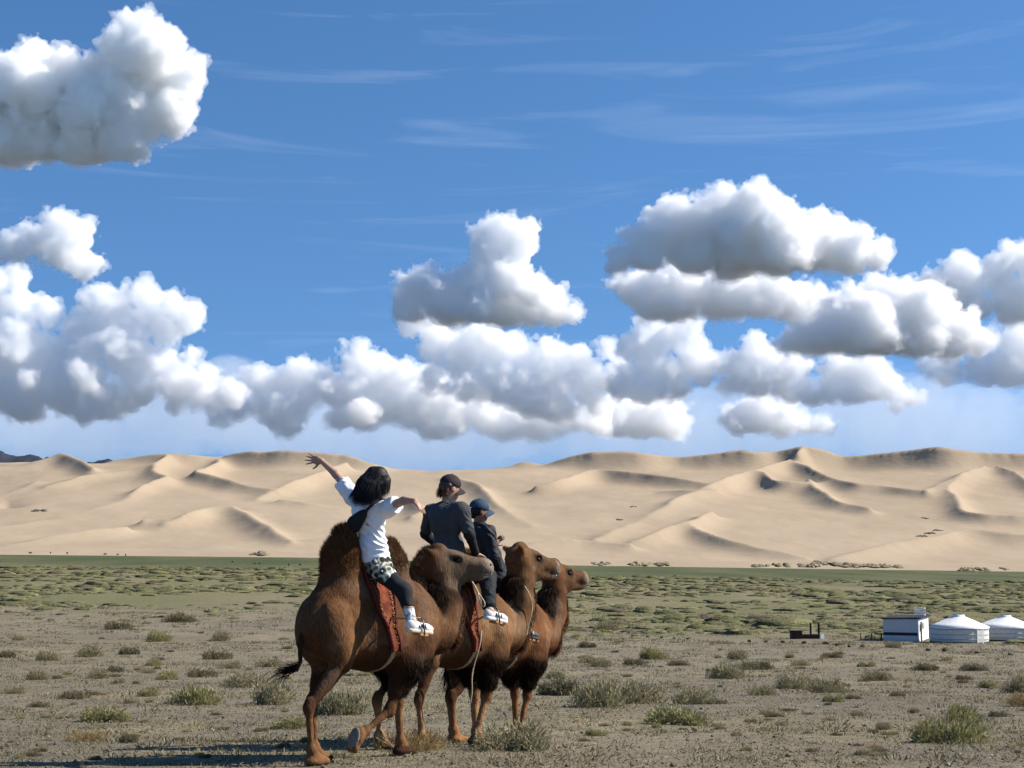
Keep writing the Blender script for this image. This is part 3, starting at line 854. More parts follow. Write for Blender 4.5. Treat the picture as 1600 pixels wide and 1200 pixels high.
def make_camel(name, spec, seed):
    """spec in the camel's own frame: x forward, y left, z up, ground at 0 under the middle"""
    r = np.random.default_rng(seed)
    S = spec
    g = Grid((-1.25, -0.75, -0.35), (1.95, 0.75, 2.35), 0.0135)
    # trunk
    g.ell((0.06, 0, 1.23), (0.68, 0.335, 0.375), 0.05)
    g.ell((0.04, 0, 1.15), (0.44, 0.345, 0.31), 0.10)
    g.ell((0.44, 0, 1.24), (0.42, 0.30, 0.42), 0.12)
    g.ell((-0.42, 0, 1.25), (0.30, 0.245, 0.30), 0.10)
    g.ell((-0.59, 0, 1.23), (0.19, 0.20, 0.25), 0.08)
    g.ell((0.0, 0, 1.50), (0.60, 0.20, 0.17), 0.16)
    for s in (1, -1):
        g.ell((-0.25, 0.40 * s, 1.16), (0.10, 0.11, 0.26), 0.06, None, True)
        g.ell((-0.49, 0.160 * s, 1.19), (0.200, 0.158, 0.33), 0.015, frame((1, 0, 0.25), (-0.25, 0, 1)))    # thigh
        g.ell((-0.36, 0.215 * s, 1.37), (0.075, 0.07, 0.08), 0.05)                                         # hip bone
        g.ell((0.47, 0.19 * s, 1.13), (0.20, 0.160, 0.34), 0.05, frame((1, 0, 0.25), (-0.25, 0, 1)))     # shoulder
    # humps: a broad foot running into a tall soft cone
    for (hx, lean, top, lat, wid) in S['humps']:
        a, b = (hx, 0, 1.50), (hx + lean * 0.55, lat * 0.5, 1.50 + (top - 1.5) * 0.55)
        t = (hx + lean, lat, top - 0.10)
        g.cap(a, b, 0.25 * wid, 0.185 * wid, 0.12)
        g.cap(b, t, 0.18 * wid, 0.118 * wid, 0.08)
    # neck
    nk = S['neck']
    g.chain([p for p, _ in nk], [q for _, q in nk], 0.13)
    # legs
    pads = []
    for leg in S['legs']:
        P = [np.array(p, float) for p in leg['p']]
        if leg['kind'] == 'hind':           # stifle, hock, fetlock, foot
            hip = np.array([-0.50, P[0][1] * 0.85, 1.20])
            g.cap(hip, P[0], 0.150, 0.084, 0.05)
            g.cap(P[0], P[1], 0.080, 0.042, 0.04)
            g.ell(P[1], (0.056, 0.042, 0.070), 0.035)
            g.cap(P[1] + (P[0] - P[1]) * 0.1 + np.array([-0.03, 0, 0.03]), P[1], 0.036, 0.036, 0.03)
            g.cap(P[1], P[2], 0.038, 0.029, 0.035)
        else:                               # elbow, knee, fetlock, foot
            sh = np.array([0.48, P[0][1] * 0.9, 1.15])
            g.cap(sh, P[0], 0.19, 0.175, 0.08)
            g.cap(P[0], P[0] + (P[1] - P[0]) * 0.58, 0.165, 0.095, 0.06)
            g.cap(P[0], P[1], 0.085, 0.048, 0.05)
            g.ell(P[1], (0.055, 0.054, 0.072), 0.035)
            g.cap(P[1], P[2], 0.040, 0.031, 0.035)
        g.ell(P[2], (0.041, 0.040, 0.047), 0.03)
        ft, fd, fu = P[3], leg.get('dir', (1, 0, 0)), leg.get('up', (0, 0, 1))
        M = frame(fd, fu)
        g.cap(P[2], ft + M @ np.array([0.0, 0, 0.02]), 0.042, 0.058, 0.04)
        g.ell(ft, (0.118, 0.086, 0.054), 0.03, M)
        for s in (1, -1):
            g.ell(ft + M @ np.array([0.088, 0.040 * s, -0.010]), (0.052, 0.040, 0.036), 0.02, M)
        pads.append((ft, M))
    # head
    h = {'o': np.array(S['head'][0], float), 'M': frame(S['head'][1], S['head'][2]), 's': S.get('hs', 1.0)}
    hp, M, k = (lambda x, y, z: head_point(h, x, y, z)), h['M'], h['s']
    def E(c, rr, kk, carve=False):
        g.ell(hp(*c), np.array(rr) * k, kk, M, carve)
    E((0.00, 0, 0.00), (0.155, 0.105, 0.115), 0.06)
    E((0.10, 0, 0.035), (0.14, 0.085, 0.075), 0.04)
    g.cap(hp(0.10, 0, -0.01), hp(0.40, 0, -0.035), 0.100 * k, 0.084 * k, 0.05)
    E((0.42, 0, -0.035), (0.095, 0.080, 0.084), 0.04)
    E((0.465, 0, -0.075), (0.060, 0.064, 0.060), 0.03)
    g.cap(hp(0.00, 0, -0.13), hp(0.40, 0, -0.130), 0.092 * k, 0.052 * k, 0.04)
    E((0.43, 0, -0.130), (0.045, 0.042, 0.034), 0.02)
    E((0.08, 0, -0.18), (0.14, 0.080, 0.095), 0.05)
    for s in (1, -1):
        E((0.12, 0.070 * s, -0.08), (0.12, 0.04, 0.085), 0.04)
        E((0.135, 0.092 * s, 0.052), (0.062, 0.026, 0.026), 0.025)           # brow
        E((0.150, 0.112 * s, 0.012), (0.042, 0.030, 0.026), 0.015, True)     # socket
        E((0.475, 0.040 * s, -0.020), (0.026, 0.014, 0.010), 0.008, True)    # nostril
        E((0.44, 0.062 * s, -0.104), (0.075, 0.020, 0.008), 0.008, True)     # mouth line
        a, b = hp(-0.095, 0.088 * s, 0.055), hp(-0.145, 0.135 * s, 0.085)
        g.cap(a, b, 0.036 * k, 0.026 * k, 0.02)                              # ear
    E((-0.04, 0, 0.115), (0.080, 0.060, 0.055), 0.04)                         # woolly topknot
    # neck to skull
    g.cap(nk[-1][0], hp(-0.07, 0, -0.03), nk[-1][1], 0.115 * k, 0.08)
    # muscle relief and uneven wool
    nz = lattice_noise(g.n, g.vox, 0.15, r, 0.010) + lattice_noise(g.n, g.vox, 0.07, r, 0.004)
    g.a = g.a + nz
    P, T, Q = g.polys()
    keep = P[:, 2] > -0.34
    x, y, z = P[:, 0], P[:, 1], P[:, 2]
    hv = (P - h['o']) @ M / k                       # coordinates in the head's frame
    # which vertices belong to the head / neck
    nkp = np.array([p for p, _ in nk]); 
    def seg_d(a, b):
        t = np.clip(((P - a) @ (b - a)) / ((b - a) @ (b - a)), 0, 1)
        return np.linalg.norm(P - a - t[:, None] * (b - a), axis=1)
    headw = smooth01(np.linalg.norm((hv - np.array([0.17, 0, -0.04])) / np.array([0.42, 0.3, 0.28]), axis=1), 1.02, 0.85)
    base, dark, black, gold, face = (np.array(S['cols'][c]) for c in ('base', 'dark', 'black', 'gold', 'face'))
    C = np.repeat(base[None], len(P), 0)
    mixc = lambda C, col, w: C * (1 - w[:, None]) + col * w[:, None]
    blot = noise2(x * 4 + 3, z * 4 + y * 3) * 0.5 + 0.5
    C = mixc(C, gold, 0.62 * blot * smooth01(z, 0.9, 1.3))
    # shins and pasterns paler, upper forelegs black-brown, belly dark
    low = smooth01(z, 0.62, 0.42)
    C = mixc(C, gold * 1.25, 0.75 * low)
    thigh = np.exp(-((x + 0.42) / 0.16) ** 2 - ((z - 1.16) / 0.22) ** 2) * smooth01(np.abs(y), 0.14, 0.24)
    C = mixc(C, gold * 1.2, 0.75 * thigh)  # sunlit patch on each thigh painted into the coat
    C = mixc(C, dark, 0.55 * smooth01(x, -0.30, -0.18) * smooth01(x, 0.30, 0.05) * smooth01(z, 1.22, 0.95))  # shade on the flank painted in as darker coat
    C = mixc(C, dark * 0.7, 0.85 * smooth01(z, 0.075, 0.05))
    fore = smooth01(x, 0.12, 0.30) * smooth01(x, 0.95, 0.75) * smooth01(z, 1.06, 0.86) * smooth01(z, 0.50, 0.62)
    C = mixc(C, black, 0.93 * fore)
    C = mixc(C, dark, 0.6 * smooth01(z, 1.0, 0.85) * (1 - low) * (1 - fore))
    for (hx, lean, top, lat, wid) in S['humps']:
        d = np.abs(x - (hx + lean * np.clip((z - 1.5) / (top - 1.5), 0, 1)))
        C = mixc(C, dark, 0.22 * smooth01(z, 1.55, 1.95) * smooth01(d, 0.45, 0.30))
    C = mixc(C, face, 0.85 * headw * smooth01(hv[:, 0], -0.12, 0.1))
    # dark mane along the back of the neck, beard under the throat, then painted neck shade
    mane = np.zeros(len(P))
    for i in range(1, len(nk) - 1):
        a, b = np.array(nk[i][0], float), np.array(nk[i + 1][0], float)
        ax = (b - a) / np.linalg.norm(b - a)
        t = ((P - a) @ ax) / np.linalg.norm(b - a)
        rad = P - a - np.clip(t, 0, 1)[:, None] * (b - a)
        dist = np.linalg.norm(rad, axis=1)
        backside = -(rad @ np.array(S['neck_front'])) / (dist + 1e-6)
        mane = np.maximum(mane, smooth01(dist, 0.30, 0.22) * smooth01(backside, 0.1, 0.6) * ((t > -0.2) & (t < 1.2)))
    C = mixc(C, black, 0.9 * mane * (1 - 0.8 * headw))
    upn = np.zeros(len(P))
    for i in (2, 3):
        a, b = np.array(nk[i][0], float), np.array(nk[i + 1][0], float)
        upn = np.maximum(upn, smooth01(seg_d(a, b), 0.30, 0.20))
    C = mixc(C, black * 1.6, S.get('neck_shade', 0.25) * upn * (1 - headw) * smooth01(z, 1.36, 1.52))  # shade on the upper neck put into the coat colour
    sock = np.maximum(np.exp(-((hv[:, 0] - 0.15) / 0.06) ** 2 - ((hv[:, 2] - 0.012) / 0.04) ** 2) * (np.abs(hv[:, 1]) > 0.06), 0) * headw
    C = mixc(C, black * 0.6, 0.95 * np.minimum(sock * 1.6, 1))
    C = mixc(C, np.array([0.30, 0.25, 0.19]), 0.5 * headw * smooth01(hv[:, 0], 0.36, 0.46))
    C *= (1 + 0.10 * noise2(x * 9, z * 9 + 5 * y) + 0.20 * fbm2(x * 3.3 + 7 * y + seed, z * 3.3 + 2, 3))[:, None]
    dusty = smooth01(fbm2(x * 5 + 11 + seed, z * 5 - 4 * y, 3), 0.18, 0.42) * smooth01(z, 0.6, 0.9)
    C = mixc(C, np.array([0.17, 0.125, 0.085]) * (base.sum() / 0.10), 0.22 * dusty)
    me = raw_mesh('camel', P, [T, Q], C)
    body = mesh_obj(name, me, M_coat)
    # ---- coat: short over the body, long on humps, mane, forelegs and throat
    def region(c):
        """hair length at points"""
        x, y, z = c[:, 0], c[:, 1], c[:, 2]
        L = np.full(len(c), 0.011)
        for (hx, lean, top, lat, wid) in S['humps']:
            d = np.abs(x - (hx + lean * np.clip((z - 1.5) / (top - 1.5), 0, 1)))
            L = np.maximum(L, 0.055 * smooth01(z, 1.52, 1.95) * smooth01(d, 0.46, 0.28))
        L = np.maximum(L, 0.042 * smooth01(x, 0.12, 0.30) * smooth01(x, 0.95, 0.75) * smooth01(z, 1.02, 0.88) * smooth01(z, 0.52, 0.64))
        hvv = (c - h['o']) @ M / k
        hd = np.linalg.norm((hvv - np.array([0.17, 0, -0.04])) / np.array([0.42, 0.3, 0.28]), axis=1)
        L = np.where(hd < 1, 0.012, L)
        L = np.maximum(L, 0.035 * np.exp(-(((hvv - np.array([-0.03, 0, 0.14])) / 0.10) ** 2).sum(1)))
        L = np.where(z < 0.5, 0.008, L)
        mn = np.zeros(len(c))
        for i in range(1, len(nk) - 1):
            a, b = np.array(nk[i][0], float), np.array(nk[i + 1][0], float)
            ax = (b - a) / np.linalg.norm(b - a)
            t = ((c - a) @ ax) / np.linalg.norm(b - a)
            rad = c - a - np.clip(t, 0, 1)[:, None] * (b - a)
            dist = np.linalg.norm(rad, axis=1)
            bs = np.abs(rad @ np.array(S['neck_front'])) / (dist + 1e-6)
            mn = np.maximum(mn, smooth01(dist, 0.32, 0.24) * smooth01(bs, 0.3, 0.8) * ((t > -0.2) & (t < 1.3)))
        return np.maximum(L, 0.085 * mn * (hd > 0.95))
    n = 52000
    p, nn = tri_area_sample(P, Q, n, r, lambda c: 0.12 + np.maximum(region(c) - 0.011, 0) * 38)
    L = region(p)
    # nearest colour: evaluate through a coarse lookup
    key = np.round(p / 0.03).astype(int); vk = np.round(P / 0.03).astype(int)
    hsh = lambda q: (q[:, 0] * 73856093) ^ (q[:, 1] * 19349663) ^ (q[:, 2] * 83492791)
    order = np.argsort(hsh(vk)); hs = hsh(vk)[order]
    j = order[np.clip(np.searchsorted(hs, hsh(key)), 0, len(hs) - 1)]
    same = (vk[j] == key).all(1)
    cc = np.where(same[:, None], C[j], base) * (0.75 + 0.6 * r.random((n, 1)))
    flow = np.stack([np.full(n, -0.35), np.zeros(n), np.full(n, -0.75)], 1)
    hump = (p[:, 2] > 1.55) & (np.abs(p[:, 0]) < 0.75)
    flow[hump] = np.array([-0.45, 0, 0.62])
    cc[hump] *= 1.55
    fm = strands('coat', p, nn, L * r.uniform(0.6, 1.35, n), np.where(L > 0.03, 0.0019, 0.0014), flow, cc, r, lift=np.where(hump, 0.30, 0.42)[:, None], curl=0.13, sagk=np.where(hump, -0.05, 0.35)[:, None])
    mesh_obj('coat', fm, M_fur, body)
    # ---- eyes, pale lips, foot pads, tail
    for s in (1, -1):
        sg = Grid(hp(0.15, 0.082 * s, 0.012) - 0.06, hp(0.15, 0.082 * s, 0.012) + 0.06, 0.006)
        sg.ell(hp(0.15, 0.082 * s, 0.012), np.array([0.030, 0.022, 0.022]) * k, 0, M)
        p_, t_, q_ = sg.polys()
        mesh_obj('eye', raw_mesh('eye', p_, [t_, q_]), M_eye, body)
    lg = Grid(hp(0.44, 0, -0.11) - 0.14, hp(0.44, 0, -0.11) + 0.14, 0.006)
    for s in (1, -1):
        lg.cap(hp(0.505, 0.012 * s, -0.108), hp(0.445, 0.052 * s, -0.112), 0.009 * k, 0.008 * k, 0.01)
        lg.cap(hp(0.470, 0.012 * s, -0.135), hp(0.430, 0.036 * s, -0.138), 0.011 * k, 0.008 * k, 0.01)
    p_, t_, q_ = lg.polys()
    mesh_obj('lip', raw_mesh('lip', p_, [t_, q_]), M_lip, body)
    for ft, FM in pads:
        pg = Grid(ft - 0.2, ft + 0.2, 0.01)
        pg.ell(ft + FM @ np.array([0.005, 0, -0.034]), (0.104, 0.074, 0.024), 0, FM)
        p_, t_, q_ = pg.polys()
        mesh_obj('foot_pad', raw_mesh('foot_pad', p_, [t_, q_]), M_pad, body)
    tl = MB()
    T0 = [Vector(q) for q in S['tail']]
    tl.tube(T0, [0.040, 0.032, 0.025, 0.020, 0.016][:len(T0)], 8)
    tail = tl.build('tail', simple(name + '_tail', tuple(dark), 0.85, 0.1, 0.25, 40), body, True)
    nt_ = 120
    u = r.random(nt_) ** 0.6
    tip = np.array(S['tail'][-1]); bk = np.array(S['tail'][-2])
    p = bk + (tip - bk) * u[:, None]
    fl = np.repeat((np.array(S['tuft']) / np.linalg.norm(S['tuft']))[None], nt_, 0)
    fm = strands('tail_tuft', p, r.normal(size=(nt_, 3)) * 0.02, r.uniform(0.14, 0.34, nt_), np.full(nt_, 0.0028), fl, np.repeat((black * 0.8)[None], nt_, 0), r, 0.0, 0.22)
    mesh_obj('tail_tuft', fm, M_fur, tail)
    return body, g, h

def place_local(o, centre, heading):
    o.location = centre
    o.rotation_euler = (0, 0, heading)
    o.scale = (KS, KS, KS)

BROWN = {'base': (0.066, 0.0285, 0.0125), 'dark': (0.034, 0.0155, 0.0075), 'black': (0.009, 0.0055, 0.0038), 'gold': (0.158, 0.078, 0.034), 'face': (0.110, 0.080, 0.052)}
TAN = {'base': (0.098, 0.045, 0.0185), 'dark': (0.045, 0.020, 0.009), 'black': (0.009, 0.0055, 0.0038), 'gold': (0.245, 0.132, 0.060), 'face': (0.088, 0.047, 0.024)}
RUST = {'base': (0.092, 0.037, 0.0145), 'dark': (0.038, 0.017, 0.008), 'black': (0.008, 0.005, 0.0033), 'gold': (0.190, 0.088, 0.035), 'face': (0.085, 0.043, 0.021)}

KS = 0.962                      # size of the animals against the standard build
HEAD = R(47)                    # the camels walk to the right and away
def world_to_local(c, p):
    d = np.array(p) - np.array(c)
    ch, sh = math.cos(HEAD), math.sin(HEAD)
    return np.array([d[0] * ch + d[1] * sh, -d[0] * sh + d[1] * ch, d[2]]) / KS
def local_to_world(c, p):
    ch, sh = math.cos(HEAD), math.sin(HEAD)
    return np.array([c[0] + KS * (p[0] * ch - p[1] * sh), c[1] + KS * (p[0] * sh + p[1] * ch), c[2] + KS * p[2]])
def wdir(v):
    """a world direction in the camels' frame"""
    return tuple(world_to_local((0, 0, 0), v))

def on_ground(c, x, y, lift=0.045):
    w = local_to_world(c, (x, y, 0))
    return np.array([x, y, (float(ground_z(w[0], w[1])) - c[2]) / KS + lift])

def camel_centre(px, d):
    X = (px - 800) / F * d
    return np.array([X, d, float(ground_z(X, d))])

C1, C2, C3 = camel_centre(575, 13.6), camel_centre(704, 15.4), camel_centre(772, 17.0)
def head_at(c, px, py, d, wd, hs):
    """head of a camel: skull seen at a pixel, muzzle along a world direction"""
    return (tuple(world_to_local(c, at(px, py, d))), wdir(wd), (0, 0, 1)), hs
def neck_to(h, side=0.0):
    o = np.array(h[0])
    e = o + np.array([-0.03, 0, -0.10])
    b = np.array([0.86, o[1] * 0.4, 1.19])
    m = b + (e - b) * 0.42 + np.array([0.09, 0, -0.02])
    m2 = b + (e - b) * 0.75 + np.array([0.05, 0, 0])
    return [((0.56, 0, 1.24), 0.28), (tuple(b), 0.22), (tuple(m), 0.172), (tuple(m2), 0.135), (tuple(e), 0.12)]

def hind(c, y, foot_x, stifle_x=-0.46, hock_x=None, lift=0.0):
    f = on_ground(c, foot_x, y)
    f[2] += lift
    hx = foot_x - 0.085 if hock_x is None else hock_x
    return {'kind': 'hind', 'p': [(stifle_x, y * 1.05, 0.93), (hx, y, 0.50 + f[2] * 0.6), (foot_x - 0.045, y, f[2] + 0.10), f]}
def fore(c, y, foot_x, knee_x=None, elbow_x=0.44):
    f = on_ground(c, foot_x, y)
    kx = (elbow_x + foot_x) / 2 + 0.03 if knee_x is None else knee_x
    return {'kind': 'fore', 'p': [(elbow_x, y * 1.05, 0.93), (kx, y, 0.50 + f[2] * 0.5), (foot_x - 0.03, y, f[2] + 0.10), f]}

H1, HS1 = head_at(C1, 690, 876, 14.2, (0.985, 0.14, -0.05), 1.0)
H2, HS2 = head_at(C2, 816, 872, 16.2, (0.76, 0.62, -0.16), 1.08)
H3, HS3 = head_at(C3, 868, 896, 17.9, (0.74, 0.66, -0.06), 1.06)
TAIL = [(-0.56, 0, 1.42), (-0.745, 0.0, 1.30), (-0.795, 0.0, 1.12), (-0.79, 0.0, 0.96), (-0.79, 0.0, 0.86)]
spec1 = {
    'humps': [(-0.33, 0.06, 2.17, 0.0, 0.97), (0.31, -0.02, 2.06, 0.0, 0.84)],
    'neck': neck_to(H1), 'neck_front': (0.94, 0.0, -0.34),
    'legs': [hind(C1, -0.17, -0.74, -0.46), hind(C1, 0.17, -0.42, -0.40),
             {'kind': 'fore', 'p': [(0.36, -0.19, 0.90), (0.14, -0.19, 0.47), (-0.16, -0.19, 0.30), (-0.27, -0.19, 0.24)], 'dir': (-0.35, 0.05, -0.94), 'up': (0.94, 0, -0.35)},
             fore(C1, 0.17, 0.64)],
    'neck_shade': 0.7, 'head': H1, 'hs': HS1, 'tail': TAIL[:-1] + [(-0.82, 0.02, 0.87)], 'tuft': wdir((-1.0, 0.0, -0.22)),
    'cols': BROWN}
spec2 = {
    'humps': [(-0.33, 0.03, 2.09, 0.0, 0.98), (0.31, -0.02, 2.06, 0.0, 0.9)],
    'neck': neck_to(H2), 'neck_front': (0.94, 0.0, -0.34),
    'legs': [hind(C2, -0.17, -0.52), hind(C2, 0.17, -0.80, -0.52), fore(C2, -0.18, 0.26, 0.38), fore(C2, 0.17, 0.60)],
    'head': H2, 'hs': HS2, 'tail': TAIL, 'tuft': (0, 0, -1), 'cols': TAN}
spec3 = {
    'humps': [(-0.33, 0.02, 2.02, 0.0, 0.95), (0.31, -0.02, 2.00, 0.0, 0.9)],
    'neck': neck_to(H3), 'neck_front': (0.94, 0.0, -0.34),
    'legs': [hind(C3, -0.17, -0.78, -0.50), hind(C3, 0.17, -0.48), fore(C3, -0.18, 0.30, 0.38), fore(C3, 0.17, 0.60)],
    'head': H3, 'hs': HS3, 'tail': TAIL, 'tuft': (0, 0, -1), 'cols': RUST}
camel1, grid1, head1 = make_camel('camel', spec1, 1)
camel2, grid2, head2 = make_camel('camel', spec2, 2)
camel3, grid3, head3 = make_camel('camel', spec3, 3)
for o, c, lb in ((camel1, C1, 'brown two-humped camel nearest the viewer, its rump and lifted forefoot in full view'),
                 (camel2, C2, 'tan two-humped camel in the middle, carrying the rider in the grey-shouldered shirt'),
                 (camel3, C3, 'reddish two-humped camel farthest right, carrying the rider in the blue cap')):
    place_local(o, c, HEAD)
    tag(o, lb, 'camel', 'camels walking side by side')

# ------------------------------------------------------------------ riders
def V3(p): return np.array(p, float)
def unit(v):
    v = np.array(v, float)
    return v / (np.linalg.norm(v) + 1e-12)

M_skin_p = simple('light_skin', (0.40, 0.235, 0.160), 0.55, 0.35, 0.10, 30)
M_skin_d = simple('tanned_skin', (0.235, 0.115, 0.065), 0.55, 0.35, 0.10, 30)

def hand(g, wrist, d, palm_n, size=1.0, curl=0.1, spread=0.28):
    """palm and five unequal fingers; d points along the hand, palm_n out of the palm"""
    d, n = unit(d), unit(palm_n)
    n = unit(n - d * (n @ d))
    s = np.cross(d, n)
    L = 0.088 * size
    c = wrist + d * L * 0.55
    g.ell(c, np.array([0.054, 0.042, 0.017]) * size, 0.012, np.stack([d, s, n], 1))
    g.cap(wrist, c, 0.024 * size, 0.022 * size, 0.015)
    for i, (off, ln) in enumerate(((0.031, 0.070), (0.011, 0.080), (-0.010, 0.075), (-0.030, 0.058))):
        b = wrist + d * L * 0.98 + s * off * size
        ang = spread * (1 - i * 0.667)
        fd = unit(d * math.cos(ang) + s * math.sin(ang))
        m = b + fd * ln * 0.5 * size + n * ln * curl * 0.25 * size
        t = m + unit(fd + n * curl) * ln * 0.5 * size
        g.cap(b, m, 0.0088 * size, 0.0082 * size, 0.006)
        g.cap(m, t, 0.0082 * size, 0.0066 * size, 0.004)
    b = wrist + d * L * 0.28 + s * 0.030 * size
    m = b + unit(d * 0.55 + s * 0.85 + n * 0.15) * 0.042 * size
    t = m + unit(d * 0.75 + s * 0.55 + n * 0.2) * 0.038 * size
    g.cap(b, m, 0.0125 * size, 0.0105 * size, 0.012)
    g.cap(m, t, 0.0100 * size, 0.0078 * size, 0.004)

def bounds(J, pad):
    A = np.array([v for v in J.values() if isinstance(v, np.ndarray) and v.shape == (3,)])
    return A.min(0) - pad, A.max(0) + pad

def body_frames(J):
    lat = unit(J['sl'] - J['sr'])
    up = unit(J['neck'] - J['pelvis'])
    lat = unit(lat - up * (lat @ up))
    fwd = np.cross(lat, up)
    return np.stack([fwd, lat, up], 1)

def torso(g, J, q, inf=0.0):
    M = body_frames(J)
    Mp = np.stack([np.cross(unit(J['hl'] - J['hr']), M[:, 2]), unit(J['hl'] - J['hr']), M[:, 2]], 1)
    ch, wa, pe = J['chest'], J['waist'], J['pelvis']
    g.ell(ch, V3((0.115, 0.168, 0.175)) * q + inf, 0.06, M)
    g.ell(ch + M @ V3((-0.02, 0, 0.09)) * q, V3((0.095, 0.170, 0.085)) * q + inf, 0.06, M)
    g.ell(wa, V3((0.10, 0.140, 0.150)) * q + inf, 0.08, M)
    g.ell(pe + M @ V3((0, 0, 0.02)), V3((0.13, 0.170, 0.125)) * q + inf, 0.08, Mp)
    for s in ('l', 'r'):
        g.cap(J['neck'] - M[:, 2] * 0.05 * q, J['s' + s], 0.05 * q + inf, 0.060 * q + inf, 0.05)

def build_person(J, q, skin, face_d, head_up, right_hand, left_hand, origin):
    lo, hi = bounds(J, 0.24)
    g = Grid(lo, hi, 0.0066)
    torso(g, J, q)
    for s in ('l', 'r'):
        g.cap(J['s' + s], J['e' + s], 0.052 * q, 0.041 * q, 0.04)
        g.cap(J['e' + s], J['w' + s], 0.041 * q, 0.026 * q, 0.02)
        g.cap(J['h' + s], J['k' + s], 0.088 * q, 0.058 * q, 0.05)
        g.cap(J['k' + s], J['a' + s], 0.058 * q, 0.037 * q, 0.03)
        g.cap(J['k' + s] + (J['a' + s] - J['k' + s]) * 0.15, J['k' + s] + (J['a' + s] - J['k' + s]) * 0.5, 0.058 * q, 0.05 * q, 0.04)
        g.cap(J['a' + s], J['t' + s], 0.036 * q, 0.03 * q, 0.03)
    hand(g, J['wl'], *left_hand)
    hand(g, J['wr'], *right_hand)
    hc = J['head']
    M = frame(face_d, head_up)
    g.cap(J['neck'], hc + M @ V3((-0.015, 0, -0.06)) * q, 0.058 * q, 0.054 * q, 0.04)
    h = lambda x, y, z: hc + M @ (V3((x, y, z)) * q)
    def E(c, r, k, carve=False): g.ell(h(*c), V3(r) * q, k, M, carve)
    E((-0.01, 0, 0.03), (0.098, 0.078, 0.095), 0.03)
    E((0.022, 0, -0.04), (0.072, 0.062, 0.085), 0.04)
    E((0.055, 0, -0.095), (0.030, 0.032, 0.024), 0.03)                       # chin
    g.cap(h(0.088, 0, 0.012), h(0.108, 0, -0.030), 0.010 * q, 0.015 * q, 0.012)  # nose
    E((0.088, 0, -0.066), (0.012, 0.024, 0.011), 0.012)                      # lips
    E((0.100, 0, -0.063), (0.010, 0.020, 0.0025), 0.004, True)
    E((0.082, 0, 0.024), (0.016, 0.055, 0.009), 0.012)                       # brow
    for s in (1, -1):
        E((0.092, 0.031 * s, 0.002), (0.012, 0.016, 0.009), 0.008, True)
        E((0.080, 0.031 * s, 0.002), (0.013, 0.013, 0.010), 0.004)
        E((-0.005, 0.078 * s, -0.010), (0.024, 0.010, 0.032), 0.008)         # ear
    P, T, Q = g.polys()
    me = raw_mesh('person', P - origin, [T, Q])
    o = mesh_obj('person', me, skin)
    o.location = origin
    return o, M

def garment(name, g, mat, person, origin, fold=0.006, seed=3, cols=None, fscale=0.055, crease=0.0):
    r = np.random.default_rng(seed)
    if crease:
        x, y, z = g.axes()
        ph = 26 * lattice_noise(g.n, g.vox, 0.16, r, 0.22)
        lowf = np.clip((lattice_noise(g.n, g.vox, 0.13, r) + 0.35), 0, 1)
        g.a = (g.a + crease * lowf * np.abs(np.sin((z - origin[2]) * 46 + (x - origin[0]) * 26 + ph))).astype(np.float32)
    if fold:
        g.a = g.a + lattice_noise(g.n, g.vox, fscale, r, fold) + lattice_noise(g.n, g.vox, fscale * 0.45, r, fold * 0.5)
    P, T, Q = g.polys()
    c = cols(P) if cols is not None else None
    me = raw_mesh(name, P - origin, [T, Q], c)
    return mesh_obj(name, me, mat, person)

def shoe(name, J, s, q, mat, sole_mat, person, origin, trim=None, up=(0, 0, 1)):
    a, t = J['a' + s], J['t' + s]
    d = unit(t - a - V3(up) * ((t - a) @ V3(up)) * 0.75)
    M = frame(d, up)
    heel = a - M[:, 2] * 0.055 * q - M[:, 0] * 0.035 * q
    L = 0.255 * q
    g = Grid(heel - 0.34, heel + 0.34, 0.0065)
    f = lambda x, y, z: heel + M @ V3((x, y, z))
    g.ell(f(0.03, 0, 0.030), (0.052, 0.037, 0.050), 0, M)
    g.cap(f(0.03, 0, 0.03), f(L * 0.72, 0.004, 0.016), 0.040, 0.040, 0.04)
    g.ell(f(L * 0.78, 0.004, 0.014), (0.068, 0.047, 0.034), 0.03, M)
    g.half(f(0, 0, -0.012), -M[:, 2])
    up_ = garment(name, g, mat, person, origin, 0.002, 5, None, 0.03)
    g2 = Grid(heel - 0.34, heel + 0.34, 0.0065)
    g2.cap(f(0.025, 0, -0.014), f(L * 0.84, 0.004, -0.014), 0.046, 0.050, 0)
    x, y, z = g2.axes()
    hgt = (x - heel[0]) * M[0, 2] + (y - heel[1]) * M[1, 2] + (z - heel[2]) * M[2, 2]
    g2.a = np.maximum(g2.a, np.abs(hgt + 0.018) - 0.016).astype(np.float32)
    P, T, Q = g2.polys()
    mesh_obj('sole', raw_mesh('sole', P - origin, [T, Q]), sole_mat, up_)
    if trim is not None:
        mb = MB()
        for xx, w in ((0.10, 0.046), (0.135, 0.047), (0.165, 0.047)):
            pts = [f(xx * q + 0.012 * math.cos(th * 3), w * math.sin(th), 0.010 + 0.042 * math.cos(th)) - origin for th in np.linspace(-1.5, 1.5, 9)]
            mb.tube(pts, 0.0055, 6)
        mb.build('strap', trim, up_, True)
    return heel, M

def joints(d):
    return {k: V3(at(*v)) if len(v) == 3 else V3(v) for k, v in d.items()}
def mirror_leg(J, c):
    for a, b in (('hr', 'hl'), ('kr', 'kl'), ('ar', 'al'), ('tr', 'tl')):
        p = world_to_local(c, J[a])
        J[b] = local_to_world(c, (p[0], -p[1], p[2]))
def outside(J, grid, c, names, r):
    """push joints sideways until they clear the camel's flank"""
    for k, rr in zip(names, r):
        p = world_to_local(c, J[k])
        for _ in range(80):
            if grid.sample(p[None])[0] > rr: break
            p = p + V3((0, -0.01, 0)) * (1 if p[1] <= 0 else -1)
        J[k] = local_to_world(c, p)

